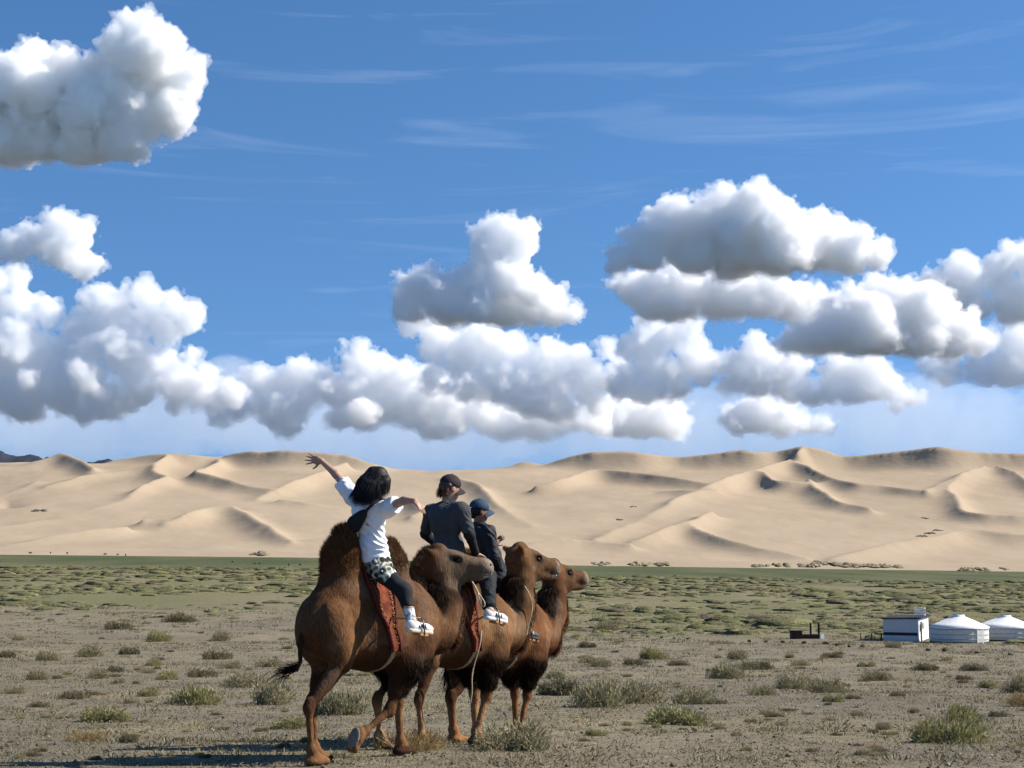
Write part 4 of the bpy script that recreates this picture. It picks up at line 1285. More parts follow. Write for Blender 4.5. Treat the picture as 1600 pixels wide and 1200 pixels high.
M_white = simple('white_cotton', (0.78, 0.78, 0.80), 0.85, 0.15, 0.03, 20, 0.0006, 220)
M_black = simple('black_cloth', (0.012, 0.012, 0.014), 0.8, 0.25, 0.3, 20, 0.0006, 220)
M_pants = simple('black_trousers', (0.014, 0.015, 0.018), 0.8, 0.25, 0.1, 12, 0.0008, 150)
M_navy = simple('dark_jacket', (0.010, 0.0115, 0.015), 0.7, 0.3, 0.1, 12, 0.0006, 150)
M_char = simple('charcoal_shirt', (0.056, 0.058, 0.063), 0.9, 0.15, 0.08, 30, 0.0006, 220)
M_hair = simple('black_hair', (0.007, 0.006, 0.006), 0.62, 0.3, 0.3, 60)
M_hairs = vcol_mat('black_hair_strands', 0.5, 0.35, 0.2, 30)
M_brhair = simple('brown_hair', (0.060, 0.027, 0.013), 0.5, 0.4, 0.4, 60)
M_capbr = simple('plum_cap', (0.030, 0.020, 0.023), 0.8, 0.2, 0.15, 30, 0.001, 200)
M_capbl = simple('blue_cap', (0.022, 0.050, 0.085), 0.75, 0.25, 0.12, 30, 0.001, 200)
M_cream = simple('cream_rubber', (0.62, 0.55, 0.42), 0.7, 0.3, 0.1, 30)
M_wshoe = simple('white_shoe', (0.72, 0.71, 0.69), 0.6, 0.35, 0.06, 30)
M_dshoe = simple('grey_sandal', (0.06, 0.052, 0.046), 0.7, 0.3, 0.2, 30)

def camo_mat():
    m, n, l, b = new_mat('camouflage_cotton')
    b.inputs['Roughness'].default_value = 0.85
    b.inputs['Specular IOR Level'].default_value = 0.15
    tc = n.new('ShaderNodeTexCoord')
    t = n.new('ShaderNodeTexNoise')
    t.inputs['Scale'].default_value = 9
    t.inputs['Detail'].default_value = 1.2
    l.new(tc.outputs['Object'], t.inputs['Vector'])
    r = n.new('ShaderNodeValToRGB')
    r.color_ramp.interpolation = 'CONSTANT'
    e = r.color_ramp.elements
    e[0].position, e[0].color = 0.0, (0.02, 0.022, 0.018, 1)
    e[1].position, e[1].color = 0.43, (0.15, 0.16, 0.11, 1)
    for p, c in ((0.49, (0.55, 0.55, 0.48, 1)), (0.55, (0.20, 0.21, 0.15, 1)), (0.60, (0.025, 0.028, 0.022, 1)), (0.66, (0.55, 0.55, 0.48, 1))):
        x = e.new(p); x.color = c
    l.new(t.outputs['Fac'], r.inputs[0])
    l.new(r.outputs[0], b.inputs['Base Color'])
    return m
M_camo = camo_mat()
def sock_mat(name, a, bcol, scale, thr):
    m, n, l, b = new_mat(name)
    b.inputs['Roughness'].default_value = 0.9
    tc = n.new('ShaderNodeTexCoord')
    t = n.new('ShaderNodeTexNoise'); t.inputs['Scale'].default_value = scale; t.inputs['Detail'].default_value = 2
    l.new(tc.outputs['Object'], t.inputs['Vector'])
    r = n.new('ShaderNodeValToRGB'); r.color_ramp.interpolation = 'CONSTANT'
    r.color_ramp.elements[0].color = (*bcol, 1)
    r.color_ramp.elements[1].color = (*a, 1); r.color_ramp.elements[1].position = thr
    l.new(t.outputs['Fac'], r.inputs[0]); l.new(r.outputs[0], b.inputs['Base Color'])
    return m
M_sockw = sock_mat('white_sock', (0.66, 0.66, 0.68), (0.22, 0.22, 0.24), 26, 0.45)
M_sockp = sock_mat('patterned_sock', (0.62, 0.60, 0.68), (0.035, 0.022, 0.075), 30, 0.52)

def ball_cap(J, Mh, q, mat, person, origin):
    hc = J['head']
    h = lambda x, y, z: hc + Mh @ (V3((x, y, z)) * q)
    g = Grid(hc - 0.32, hc + 0.32, 0.0066)
    g.ell(h(-0.012, 0, 0.045), V3((0.114, 0.094, 0.098)) * q, 0, Mh)
    g.half(h(0, 0, 0.028), -Mh[:, 2] * 1.0 - Mh[:, 0] * 0.12)
    crown = garment('cap_crown', g, mat, person, origin, 0.002, 9, None, 0.05)
    v, f = [], []
    n, m = 13, 6
    for thick in (0, 1):
        for i in range(n):
            a = -1.15 + 2.3 * i / (n - 1)
            for j in range(m):
                t = j / (m - 1)
                ext = 0.078 * max(math.cos(a * 1.15), 0.0) ** 0.6
                rx, ry = 0.100 + ext * t, 0.088 + 0.012 * t
                p = h(-0.006 + rx * math.cos(a), ry * math.sin(a), 0.036 - 0.030 * t * t - 0.10 * (math.sin(a) * 0.088) ** 2 / 0.01 - 0.005 * thick - 0.006)
                v.append(p - origin)
    o2 = n * m
    for i in range(n - 1):
        for j in range(m - 1):
            a, b, c, d = i * m + j, (i + 1) * m + j, (i + 1) * m + j + 1, i * m + j + 1
            f += [(a, d, c, b), (o2 + a, o2 + b, o2 + c, o2 + d)]
    for i in range(n - 1):
        a, b = i * m + m - 1, (i + 1) * m + m - 1
        f.append((a, b, o2 + b, o2 + a)[::-1])
    MB().add(v, f).build('cap_brim', mat, crown, True)
    b = MB(); 
    top = h(-0.012, 0, 0.145) - origin
    b.tube([top - V3((0, 0, 0.004)), top + V3((0, 0, 0.004))], [0.010, 0.006], 8)
    b.build('cap_button', mat, crown, True)

def hair_strands(name, root_pts, nrm, L, w, flow, col, person, origin, seed, lift=0.1, curl=0.1, mat=None):
    r = np.random.default_rng(seed)
    n = len(root_pts)
    fm = strands(name, root_pts - origin, nrm, L * r.uniform(0.7, 1.15, n), np.full(n, w), flow, np.repeat(V3(col)[None], n, 0) * r.uniform(0.7, 1.5, (n, 1)), r, lift, curl)
    return mesh_obj(name, fm, mat or M_fur, person)

# ---- the woman with outstretched arms, seen from behind
W = joints({'pelvis': (585, 884, 13.46), 'waist': (582, 852, 13.44), 'chest': (578, 808, 13.42), 'neck': (582, 782, 13.43), 'head': (593, 748, 13.40),
            'sl': (556, 779, 13.54), 'sr': (604, 793, 13.31), 'el': (525, 741, 13.68), 'wl': (502, 720, 13.78), 'er': (632, 782, 13.10), 'wr': (648, 783, 12.96),
            'hr': (594, 890, 13.37), 'kr': (631, 924, 13.24), 'ar': (644, 972, 13.14), 'tr': (668, 986, 13.24)})
outside(W, grid1, C1, ('kr', 'ar', 'tr'), (0.075, 0.06, 0.06))
mirror_leg(W, C1)
WO = W['ar'] * 0 + V3((W['pelvis'][0], W['pelvis'][1], W['pelvis'][2] - 0.12))
woman, WM = build_person(W, 0.90, M_skin_p, (0.42, 0.70, 0.58), (0.16, -0.50, 0.85), ((0.55, -0.45, -0.62), (-0.6, 0.3, -0.7), 0.92, 0.25, 0.14), ((-0.86, 0.28, 0.16), (-0.15, 0.9, 0.1), 1.0, 0.0, 0.36), WO)
tag(woman, 'rider in white T-shirt and camouflage shorts, arms flung wide, on the nearest camel', 'person', 'riders on the camels')
def shirt_short():
    lo, hi = bounds(W, 0.2)
    g = Grid(lo, hi, 0.0066)
    torso(g, W, 0.90, 0.020)
    M = body_frames(W)
    g.ell(W['waist'] + V3((0.0, 0, -0.01)), (0.108, 0.136, 0.17), 0.06, M)
    g.cap(W['waist'] - M[:, 2] * 0.02, W['pelvis'] + M[:, 2] * 0.02, 0.118, 0.130, 0.06)
    for s, f in (('l', 0.72), ('r', 0.58)):
        e = W['s' + s] + (W['e' + s] - W['s' + s]) * f
        g.cap(W['s' + s], e, 0.070, 0.078, 0.06)
        drop = e + V3((0, 0, -0.045))
        g.cap(W['s' + s] - V3((0, 0, 0.03)), drop, 0.055, 0.052, 0.05)
        d = unit(W['e' + s] - W['s' + s])
        x, y, z = g.axes()
        pl = (x - e[0]) * d[0] + (y - e[1]) * d[1] + (z - e[2]) * d[2]
        near = (x - e[0]) ** 2 + (y - e[1]) ** 2 + (z - e[2]) ** 2 < 0.22 ** 2
        g.a = np.where(near, np.maximum(g.a, pl - 0.0), g.a).astype(np.float32)
    g.cap(W['neck'] + M[:, 2] * 0.035, W['neck'] + M[:, 2] * 0.2, 0.072, 0.09, 0.0, True)
    g.half(W['pelvis'] - M[:, 2] * (-0.035), -M[:, 2])
    return g
garment('t_shirt', shirt_short(), M_white, woman, WO, 0.009, 21, None, 0.075, 0.016)
def legwear(J, q, inf, upto, name, mat, person, origin, seat=True, fold=0.003, cut_up=None, thigh=1.0):
    lo, hi = bounds(J, 0.2)
    g = Grid(lo, hi, 0.0066)
    M = body_frames(J)
    if seat:
        g.ell(J['pelvis'] + M[:, 2] * 0.01, V3((0.135, 0.175, 0.125)) * q + inf, 0, M)
    for s in ('l', 'r'):
        g.cap(J['h' + s], J['h' + s] + (J['k' + s] - J['h' + s]) * min(upto, 1), 0.092 * q + inf * thigh, (0.092 - 0.030 * min(upto, 1)) * q + inf * thigh, 0.05)
        if upto > 1:
            e = J['k' + s] + (J['a' + s] - J['k' + s]) * (upto - 1)
            g.cap(J['k' + s], e, 0.062 * q + inf, 0.050 * q + inf, 0.04)
    if cut_up is not None:
        g.half(J['pelvis'] + M[:, 2] * cut_up, M[:, 2])
    return garment(name, g, mat, person, origin, fold, 31)
legwear(W, 0.96, 0.010, 1.46, 'leggings', M_black, woman, WO)
legwear(W, 0.94, 0.016, 0.36, 'shorts', M_camo, woman, WO, True, 0.012, 0.13)
def socks(J, q, f0, mat, person, origin, rad=0.047):
    for s in ('l', 'r'):
        g = Grid(J['a' + s] - 0.32, J['a' + s] + 0.32, 0.0066)
        a = J['k' + s] + (J['a' + s] - J['k' + s]) * f0
        g.cap(a, J['a' + s] - V3((0, 0, 0.02)), rad * q * 1.08, rad * q * 0.92, 0)
        d = unit(J['a' + s] - J['k' + s])
        g.half(a, -d)
        garment('sock', g, mat, person, origin, 0.003, 8, None, 0.03)
socks(W, 0.98, 0.40, M_sockw, woman, WO, 0.050)
WF = [shoe('shoe', W, s, 1.0, M_wshoe, M_cream, woman, WO, M_black) for s in ('r', 'l')]
def woman_hair():
    hc = W['head']
    g = Grid(hc - 0.5, hc + 0.36, 0.0066)
    h = lambda x, y, z: hc + WM @ (V3((x, y, z)) * 0.96)
    g.ell(h(-0.018, 0, 0.040), V3((0.096, 0.081, 0.094)), 0.0, WM)
    tips = [V3(at(px, py, d)) for px, py, d in ((555, 769, 13.36), (561, 775, 13.33), (571, 778, 13.30), (583, 775, 13.28), (595, 767, 13.29), (604, 757, 13.32))]
    tops = [h(-0.02, 0.07, 0.07), h(-0.05, 0.05, 0.06), h(-0.08, 0.02, 0.05), h(-0.08, -0.01, 0.04), h(-0.05, -0.04, 0.03), h(-0.02, -0.065, 0.03)]
    for a, b in zip(tops, tips):
        m = a * 0.55 + b * 0.45 + V3((0.004, -0.035, 0.006))
        g.cap(a, m, 0.049, 0.044, 0.03)
        g.cap(m, b, 0.044, 0.022, 0.03)
    hr = garment('hair', g, M_hair, woman, WO, 0.003, 14, None, 0.05)
    hP, hT, hQ = g.polys()
    rs = np.random.default_rng(18)
    sp, sn = tri_area_sample(hP, hQ, 5200, rs)
    fl0 = unit(np.mean(tips, 0) - np.mean(tops, 0))
    hair_strands('hair_lock', sp, sn, np.full(5200, 0.085), 0.0015, np.repeat(fl0[None], 5200, 0), (0.0085, 0.0075, 0.0075), hr, WO, 6, 0.22, 0.10, M_hairs)
    r = np.random.default_rng(8)
    n = 2600
    w = r.dirichlet(np.full(6, 0.5), n)
    t = r.random(n)[:, None] ** 0.7
    root = w @ np.array(tops); end = w @ np.array(tips)
    p = root * (1 - t) + end * t + r.normal(size=(n, 3)) * 0.016 + V3((0.002, -0.045, 0.0)) * (1 - np.abs(2 * t - 1))
    fl = end - root
    fl /= np.linalg.norm(fl, axis=1)[:, None]
    hair_strands('hair_ends', p, r.normal(size=(n, 3)), np.full(n, 0.085), 0.0018, fl, (0.0075, 0.0065, 0.0065), hr, WO, 5, 0.03, 0.10, M_hairs)
woman_hair()
def pouch():
    M = body_frames(W)
    c = V3(at(557, 815, 13.33)); u = V3(at(573, 797, 13.26))
    d = unit(u - c)
    n = unit(-M[:, 0] - d * (-M[:, 0] @ d))
    fr = np.stack([d, np.cross(n, d), n], 1)
    g = Grid(c - 0.3, c + 0.3, 0.0066)
    g.ell(c, (0.110, 0.070, 0.035), 0, fr)
    g.ell(c - d * 0.045, (0.070, 0.078, 0.040), 0.03, fr)
    g.ell(c + d * 0.10, (0.06, 0.032, 0.020), 0.05, fr)
    P, T, Q = (g.polys())
    bag = mesh_obj('sling_bag', raw_mesh('sling_bag', P - c, [T, Q]), M_black)
    bag.location = c
    tag(bag, 'black sling bag worn across the white T-shirt', 'bag')
    pts = [V3(at(*p)) for p in ((566, 805, 13.27), (576, 794, 13.22), (585, 785, 13.22), (593, 779, 13.28), (600, 781, 13.42), (602, 796, 13.57), (593, 820, 13.61), (574, 828, 13.59), (558, 829, 13.53), (552, 825, 13.45))]
    MB().tube([p - c for p in pts], 0.014, 8).build('bag_strap', M_black, bag, True)
pouch()

# ---- the man in the middle
Mn = joints({'pelvis': (703, 888, 15.40), 'waist': (701, 858, 15.38), 'chest': (697, 818, 15.36), 'neck': (699, 786, 15.37), 'head': (704, 763, 15.38),
             'sl': (675, 800, 15.53), 'sr': (721, 798, 15.20), 'el': (665, 834, 15.74), 'wl': (690, 858, 15.95), 'er': (734, 836, 15.22), 'wr': (744, 866, 15.50),
             'hr': (714, 894, 15.28), 'kr': (762, 900, 15.30), 'ar': (765, 954, 15.02), 'tr': (785, 974, 15.12)})
outside(Mn, grid2, C2, ('kr', 'ar', 'tr'), (0.085, 0.065, 0.06))
mirror_leg(Mn, C2)
MO = V3((Mn['pelvis'][0], Mn['pelvis'][1], Mn['pelvis'][2] - 0.12))
man, MM = build_person(Mn, 1.03, M_skin_p, (0.86, 0.46, -0.22), (0.1, 0.05, 0.98), ((0.5, 0.6, -0.2), (0, -0.2, -1), 1.0, 0.8, 0.05), ((0.6, 0.5, -0.2), (0, 0, -1), 1.0, 0.8, 0.05), MO)
tag(man, 'rider in charcoal shirt and plum cap, seen from behind on the middle camel', 'person', 'riders on the camels')
def top(J, q, inf, sleeve, hem, fold_scale=1.0, sl_r=(0.066, 0.058), vneck=0.02):
    lo, hi = bounds(J, 0.2)
    g = Grid(lo, hi, 0.0066)
    torso(g, J, q, inf)
    M = body_frames(J)
    g.cap(J['waist'], J['pelvis'] + M[:, 2] * 0.03, 0.145 * q + inf * 0.6, 0.15 * q + inf * 0.6, 0.06)
    for s in ('l', 'r'):
        d = J['e' + s] - J['s' + s]
        g.cap(J['s' + s], J['s' + s] + d * min(sleeve, 1), sl_r[0] * q, (sl_r[0] + (sl_r[1] - sl_r[0]) * 0.6) * q, 0.05)
        if sleeve > 1:
            g.cap(J['e' + s], J['e' + s] + (J['w' + s] - J['e' + s]) * (sleeve - 1), sl_r[1] * q, sl_r[1] * 0.8 * q, 0.03)
    g.half(J['neck'] + M[:, 2] * vneck, M[:, 2])
    g.half(J['pelvis'] + M[:, 2] * hem, -M[:, 2])
    return g
garment('undershirt_sleeves', top(Mn, 1.03, 0.008, 1.9, 0.0, 1.0, (0.058, 0.052), 0.0), M_black, man, MO, 0.004, 41)
garment('t_shirt', top(Mn, 1.03, 0.024, 0.72, 0.03, 1.0, (0.074, 0.072), 0.025), M_char, man, MO, 0.006, 42, None, 0.07, 0.006)
legwear(Mn, 1.03, 0.022, 1.85, 'trousers', M_pants, man, MO, True, 0.009)
socks(Mn, 1.0, 0.70, M_sockp, man, MO, 0.050)
MF = [shoe('shoe', Mn, s, 1.06, M_wshoe, M_wshoe, man, MO, M_black) for s in ('r', 'l')]
ball_cap(Mn, MM, 1.03, M_capbr, man, MO)
def man_hair():
    hc = Mn['head']
    g = Grid(hc - 0.3, hc + 0.3, 0.0066)
    h = lambda x, y, z: hc + MM @ (V3((x, y, z)) * 1.03)
    g.ell(h(-0.028, 0, 0.02), (0.096, 0.088, 0.085), 0.0, MM)
    for y in (-0.05, 0.0, 0.05):
        g.cap(h(-0.07, y, 0.0), h(-0.082 + abs(y) * 0.3, y, -0.075), 0.036, 0.024, 0.03)
    g.half(h(0.0, 0, 0.034), MM[:, 2])
    g.half(h(0.02, 0, 0.0), MM[:, 0])
    hr = garment('hair', g, M_brhair, man, MO, 0.010, 15, None, 0.035)
    r = np.random.default_rng(9)
    n = 700
    p = np.array([h(*v) for v in zip(r.uniform(-0.11, -0.06, n), r.uniform(-0.08, 0.08, n), r.uniform(-0.095, 0.0, n))])
    fl = np.repeat((-MM[:, 2] - MM[:, 0] * 0.35)[None], n, 0)
    hair_strands('hair_ends', p, r.normal(size=(n, 3)), np.full(n, 0.04), 0.0016, fl, (0.060, 0.027, 0.013), hr, MO, 6, 0.2, 0.3)
man_hair()

# ---- the boy in the blue cap
Bn = joints({'pelvis': (770, 902, 17.02), 'waist': (764, 874, 17.00), 'chest': (754, 844, 16.97), 'neck': (748, 818, 16.98), 'head': (750, 799, 16.98),
             'sl': (736, 827, 17.12), 'sr': (763, 832, 16.83), 'el': (751, 862, 17.27), 'wl': (773, 851, 17.36), 'er': (773, 871, 16.78), 'wr': (783, 900, 16.95),
             'hr': (778, 906, 16.92), 'kr': (812, 930, 16.80), 'ar': (817, 983, 16.52), 'tr': (838, 1002, 16.62)})
outside(Bn, grid3, C3, ('kr', 'ar', 'tr'), (0.075, 0.06, 0.06))
mirror_leg(Bn, C3)
BO = V3((Bn['pelvis'][0], Bn['pelvis'][1], Bn['pelvis'][2] - 0.12))
boy, BM = build_person(Bn, 0.97, M_skin_d, (0.93, 0.32, -0.06), (0.05, 0, 1), ((0.5, 0.6, -0.2), (0, -0.2, -1), 0.9, 0.8, 0.05), ((0.5, 0.3, 0.6), (0.5, -0.8, 0), 0.9, 0.9, 0.05), BO)
tag(boy, 'rider in dark jacket and blue cap, face in profile, on the farthest camel', 'person', 'riders on the camels')
garment('jacket', top(Bn, 0.96, 0.026, 1.92, 0.0, 1.0, (0.078, 0.066), 0.045), M_navy, boy, BO, 0.007, 51, None, 0.06, 0.014)
legwear(Bn, 0.92, 0.022, 1.9, 'trousers', M_pants, boy, BO, True, 0.008)
BF = [shoe('sandal', Bn, s, 1.0, M_dshoe, M_dshoe, boy, BO, M_cream) for s in ('r', 'l')]
ball_cap(Bn, BM, 1.03, M_capbl, boy, BO)
def boy_hair():
    hc = Bn['head']
    g = Grid(hc - 0.3, hc + 0.3, 0.0066)
    h = lambda x, y, z: hc + BM @ (V3((x, y, z)) * 0.98)
    g.ell(h(-0.026, 0, 0.012), (0.096, 0.084, 0.086), 0.0, BM)
    g.cap(h(-0.07, 0, -0.02), h(-0.078, 0, -0.06), 0.045, 0.03, 0.03)
    g.half(h(0.0, 0, 0.034), BM[:, 2])
    g.half(h(0.005, 0, 0.0), BM[:, 0])
    garment('hair', g, M_hair, boy, BO, 0.006, 16, None, 0.03)
boy_hair()

# ------------------------------------------------------------------ saddles, stirrups, ropes
M_rug = None
def rug_mat():
    m, n, l, b = new_mat('orange_felt')
    b.inputs['Roughness'].default_value = 0.9
    b.inputs['Specular IOR Level'].default_value = 0.1
    tc = n.new('ShaderNodeTexCoord')
    t = n.new('ShaderNodeTexNoise'); t.inputs['Scale'].default_value = 14; t.inputs['Detail'].default_value = 5
    l.new(tc.outputs['Object'], t.inputs['Vector'])
    r = n.new('ShaderNodeValToRGB')
    r.color_ramp.elements[0].position, r.color_ramp.elements[1].position = 0.35, 0.65
    r.color_ramp.elements[0].color = (0.10, 0.025, 0.014, 1)
    r.color_ramp.elements[1].color = (0.21, 0.060, 0.027, 1)
    l.new(t.outputs['Fac'], r.inputs[0]); l.new(r.outputs[0], b.inputs['Base Color'])
    return m
M_rug = rug_mat()
M_roll = simple('dark_red_piping', (0.105, 0.016, 0.013), 0.8, 0.2, 0.2, 20)
M_stitch = simple('yellow_thread', (0.22, 0.13, 0.045), 0.8, 0.2)
M_girth = simple('pale_webbing', (0.36, 0.27, 0.16), 0.85, 0.2, 0.2, 40)
M_rope = simple('pale_rope', (0.46, 0.37, 0.25), 0.85, 0.2, 0.2, 60)
M_wood = simple('stirrup_wood', (0.46, 0.23, 0.09), 0.7, 0.3, 0.2, 20)
M_iron = simple('stirrup_iron', (0.10, 0.09, 0.085), 0.45, 0.5, 0.2, 20, metal=0.8)

def march(grid, x, a, z0=1.25):
    """outermost skin point of the camel in the cross-section at x, at angle a from the top"""
    d = np.stack([np.zeros_like(a), -np.sin(a), np.cos(a)], -1)
    rr = np.linspace(0.66, 0.10, 90)
    o = np.stack([x, np.zeros_like(x), np.full_like(x, z0)], -1)
    hit = np.full(x.shape, 0.2)
    done = np.zeros(x.shape, bool)
    for q in rr:
        s = grid.sample(o + d * q) < 0.0
        new = s & ~done
        hit[new] = q
        done |= s
    return o, d, hit

def make_saddle(grid, c, label, tilt_=0.0):
    root = empty('saddle', tuple(c), HEAD)
    root.scale = (KS, KS, KS)
    tag(root, label, 'saddle', 'red felt saddles')
    nv, nu = 61, 13
    amax = R(122)
    a = np.linspace(-amax, amax, nv)
    rear = -0.19 + 0.20 * (np.abs(a) / amax) ** 1.6
    front = np.maximum(0.20 - 0.22 * (np.abs(a) / amax) ** 0.8, rear + 0.10)
    u = np.linspace(0, 1, nu)
    X = rear[:, None] + (front - rear)[:, None] * u[None]
    A = np.repeat(a[:, None], nu, 1)
    o, d, h = march(grid, X, A)
    hs = h.copy()
    for _ in range(3):
        hs[1:-1] = (hs[:-2] + 2 * hs[1:-1] + hs[2:]) / 4
    hs = np.maximum(hs, h)
    top_ = o + d * (hs + 0.030)[..., None]
    bot = o + d * (hs - 0.01)[..., None]
    n = nv * nu
    P = np.concatenate([top_.reshape(-1, 3), bot.reshape(-1, 3)])
    idx = np.arange(n).reshape(nv, nu)
    q1 = np.stack([idx[:-1, :-1], idx[:-1, 1:], idx[1:, 1:], idx[1:, :-1]], -1).reshape(-1, 4)
    rim = np.concatenate([idx[:, 0], idx[-1, 1:], idx[-2::-1, -1], idx[0, -2:0:-1]])
    rq = np.stack([rim, np.roll(rim, -1), np.roll(rim, -1) + n, rim + n], -1)
    pad = mesh_obj('saddle_pad', raw_mesh('saddle_pad', P, [np.concatenate([q1[:, ::-1], q1 + n, rq])]), M_rug, root)
    for k, nm in ((0, 'rear'), (nu - 1, 'front')):
        MB().tube([tuple(p) for p in top_[:, k]], 0.019, 8).build('piping', M_roll, pad, True)
    mb = MB()
    for k in (2, nu - 3):
        line = top_[:, k] + d[:, k] * 0.004
        for i in range(2, nv - 3):
            e0, e1 = line[i], line[i] + (line[i + 1] - line[i]) * 0.55
            off = V3((0.012, 0, 0)) * (1 if i % 2 else -1)
            mb.tube([tuple(e0 + off), tuple(e1 - off)], 0.006, 5)
    mb.build('stitching', M_stitch, pad)['kind'] = 'stuff'
    # girth under the chest
    ag = np.linspace(R(118), R(242), 33)
    Xg = np.stack([np.full(33, 0.03), np.full(33, 0.075)], 1)
    og, dg, hg = march(grid, Xg, np.repeat(ag[:, None], 2, 1), 1.2)
    tg = og + dg * (hg + 0.012)[..., None]
    bg = og + dg * (hg - 0.004)[..., None]
    v, f = [], []
    for i in range(33):
        v += [tuple(tg[i, 0]), tuple(tg[i, 1]), tuple(bg[i, 1]), tuple(bg[i, 0])]
    for i in range(32):
        for k in range(4):
            f.append((i * 4 + k, i * 4 + (k + 1) % 4, (i + 1) * 4 + (k + 1) % 4, (i + 1) * 4 + k))
    MB().add(v, f).build('girth', M_girth, root)
    return root, top_

def add_stirrups(root, c, feet, top_, q=1.0):
    for k, (heel, M) in enumerate(feet):
        hw = heel + M[:, 0] * 0.14 * q
        hl = world_to_local(c, hw - M[:, 2] * 0.046)
        fd = world_to_local((0, 0, 0), M[:, 0]); sd = world_to_local((0, 0, 0), M[:, 1])
        st = None
        t = MB()
        rot = Matrix(((fd[0], sd[0], 0), (fd[1], sd[1], 0), (fd[2], sd[2], 1)))
        t.box(hl, (0.085, 0.125, 0.022), rot=rot)
        st = t.build('stirrup', M_wood, root, False, 0.005)
        arch = [hl + V3(sd) * 0.062 * math.cos(th) + V3((0, 0, 1)) * 0.15 * math.sin(th) for th in np.linspace(0, math.pi, 13)]
        MB().tube([tuple(p) for p in arch], 0.008, 6).build('stirrup_bow', M_iron, st, True)
        side = 14 if k == 0 else 46
        side = int(np.argmin(np.abs(np.linspace(-122, 122, 61) - (78 if k == 0 else -78))))
        up = top_[side, 7]
        MB().tube([tuple(hl + V3((0, 0, 0.15))), tuple((hl + V3((0, 0, 0.15))) * 0.5 + up * 0.5 + V3((0, -0.03 if k == 0 else 0.03, 0))), tuple(up)], 0.011, 6).build('stirrup_leather', M_girth, st, True)

sad1, top1 = make_saddle(grid1, C1, 'red felt saddle with stitched edge under the rider in white')
sad2, top2 = make_saddle(grid2, C2, 'red felt saddle under the rider in the charcoal shirt')
sad3, top3 = make_saddle(grid3, C3, 'orange saddle mostly hidden, under the rider in the blue cap')
add_stirrups(sad1, C1, WF, top1)
add_stirrups(sad2, C2, MF, top2)
add_stirrups(sad3, C3, BF, top3)

def rope(label, pts, r=0.008, smooth=3):
    P = np.array([at(*p) for p in pts], float)
    for _ in range(smooth):
        Q = np.empty((len(P) * 2 - 2, 3))
        Q[0::2] = P[:-1] * 0.75 + P[1:] * 0.25
        Q[1::2] = P[:-1] * 0.25 + P[1:] * 0.75
        P = np.vstack([P[:1], Q, P[-1:]])
    o = P[0].copy()
    ob = MB().tube([tuple(p - o) for p in P], r, 6).build('rope', M_rope, None, True)
    ob.location = o
    return tag(ob, label, 'rope', 'lead ropes')
rope('pale rope looped at the knee of the rider in the charcoal shirt', [(737, 908, 15.2), (742, 916, 15.0), (748, 928, 14.95), (753, 934, 14.93), (758, 943, 14.92), (756, 949, 14.92), (750, 945, 14.92), (748, 934, 14.93), (747, 926, 14.95)])
rope('pale rope hanging down past the middle camel\'s foreleg', [(752, 985, 14.9), (751, 1003, 14.88), (746, 1022, 14.88), (739, 1045, 14.9), (737, 1062, 14.9), (738, 1080, 14.95), (735, 1098, 15.0)], 0.007)
rope('pale rope hanging down from the neck of the middle camel', [(820, 916, 15.85), (828, 930, 15.9), (832, 945, 15.95), (830, 962, 15.95), (825, 978, 15.95), (823, 992, 15.95)], 0.007)

# ------------------------------------------------------------------ finding the ground under a pixel
def ground_at(px, py):
    lo, hi = 9.0, 1290.0
    f = lambda d: at(px, py, d).z - float(ground_z(at(px, py, d).x, d))
    ds = np.geomspace(lo, hi, 240)
    prev = lo
    for d in ds:
        if f(d) < 0:
            a, b = prev, d
            for _ in range(25):
                m = (a + b) / 2
                if f(m) < 0: b = m
                else: a = m
            p = at(px, py, b)
            return np.array([p.x, p.y, float(ground_z(p.x, p.y))])
        prev = d
    p = at(px, py, hi)
    return np.array([p.x, p.y, p.z])
def px_m(d):
    return F / d           # pixels per metre at distance d

# ------------------------------------------------------------------ the camp: two yurts, a cabin, posts, a well
M_felt = simple('white_canvas', (0.74, 0.73, 0.70), 0.85, 0.15, 0.06, 3, 0.02, 5)
M_canvas2 = simple('weathered_canvas', (0.60, 0.60, 0.58), 0.85, 0.15, 0.08, 3, 0.02, 5)
M_dkwood = simple('dark_wood', (0.030, 0.024, 0.020), 0.8, 0.2, 0.3, 8)
M_post = simple('grey_post', (0.14, 0.125, 0.108), 0.85, 0.2, 0.3, 8)
M_grey = simple('grey_cladding', (0.52, 0.53, 0.56), 0.6, 0.3, 0.05, 4)
M_wall = simple('white_cladding', (0.78, 0.78, 0.76), 0.6, 0.3, 0.04, 4)
M_roofd = simple('dark_roofing', (0.022, 0.022, 0.025), 0.6, 0.3, 0.2, 4)
M_glass = simple('window_glass', (0.03, 0.035, 0.04), 0.08, 0.6)
M_redbr = simple('rusty_brown_boards', (0.050, 0.026, 0.020), 0.8, 0.2, 0.3, 6)

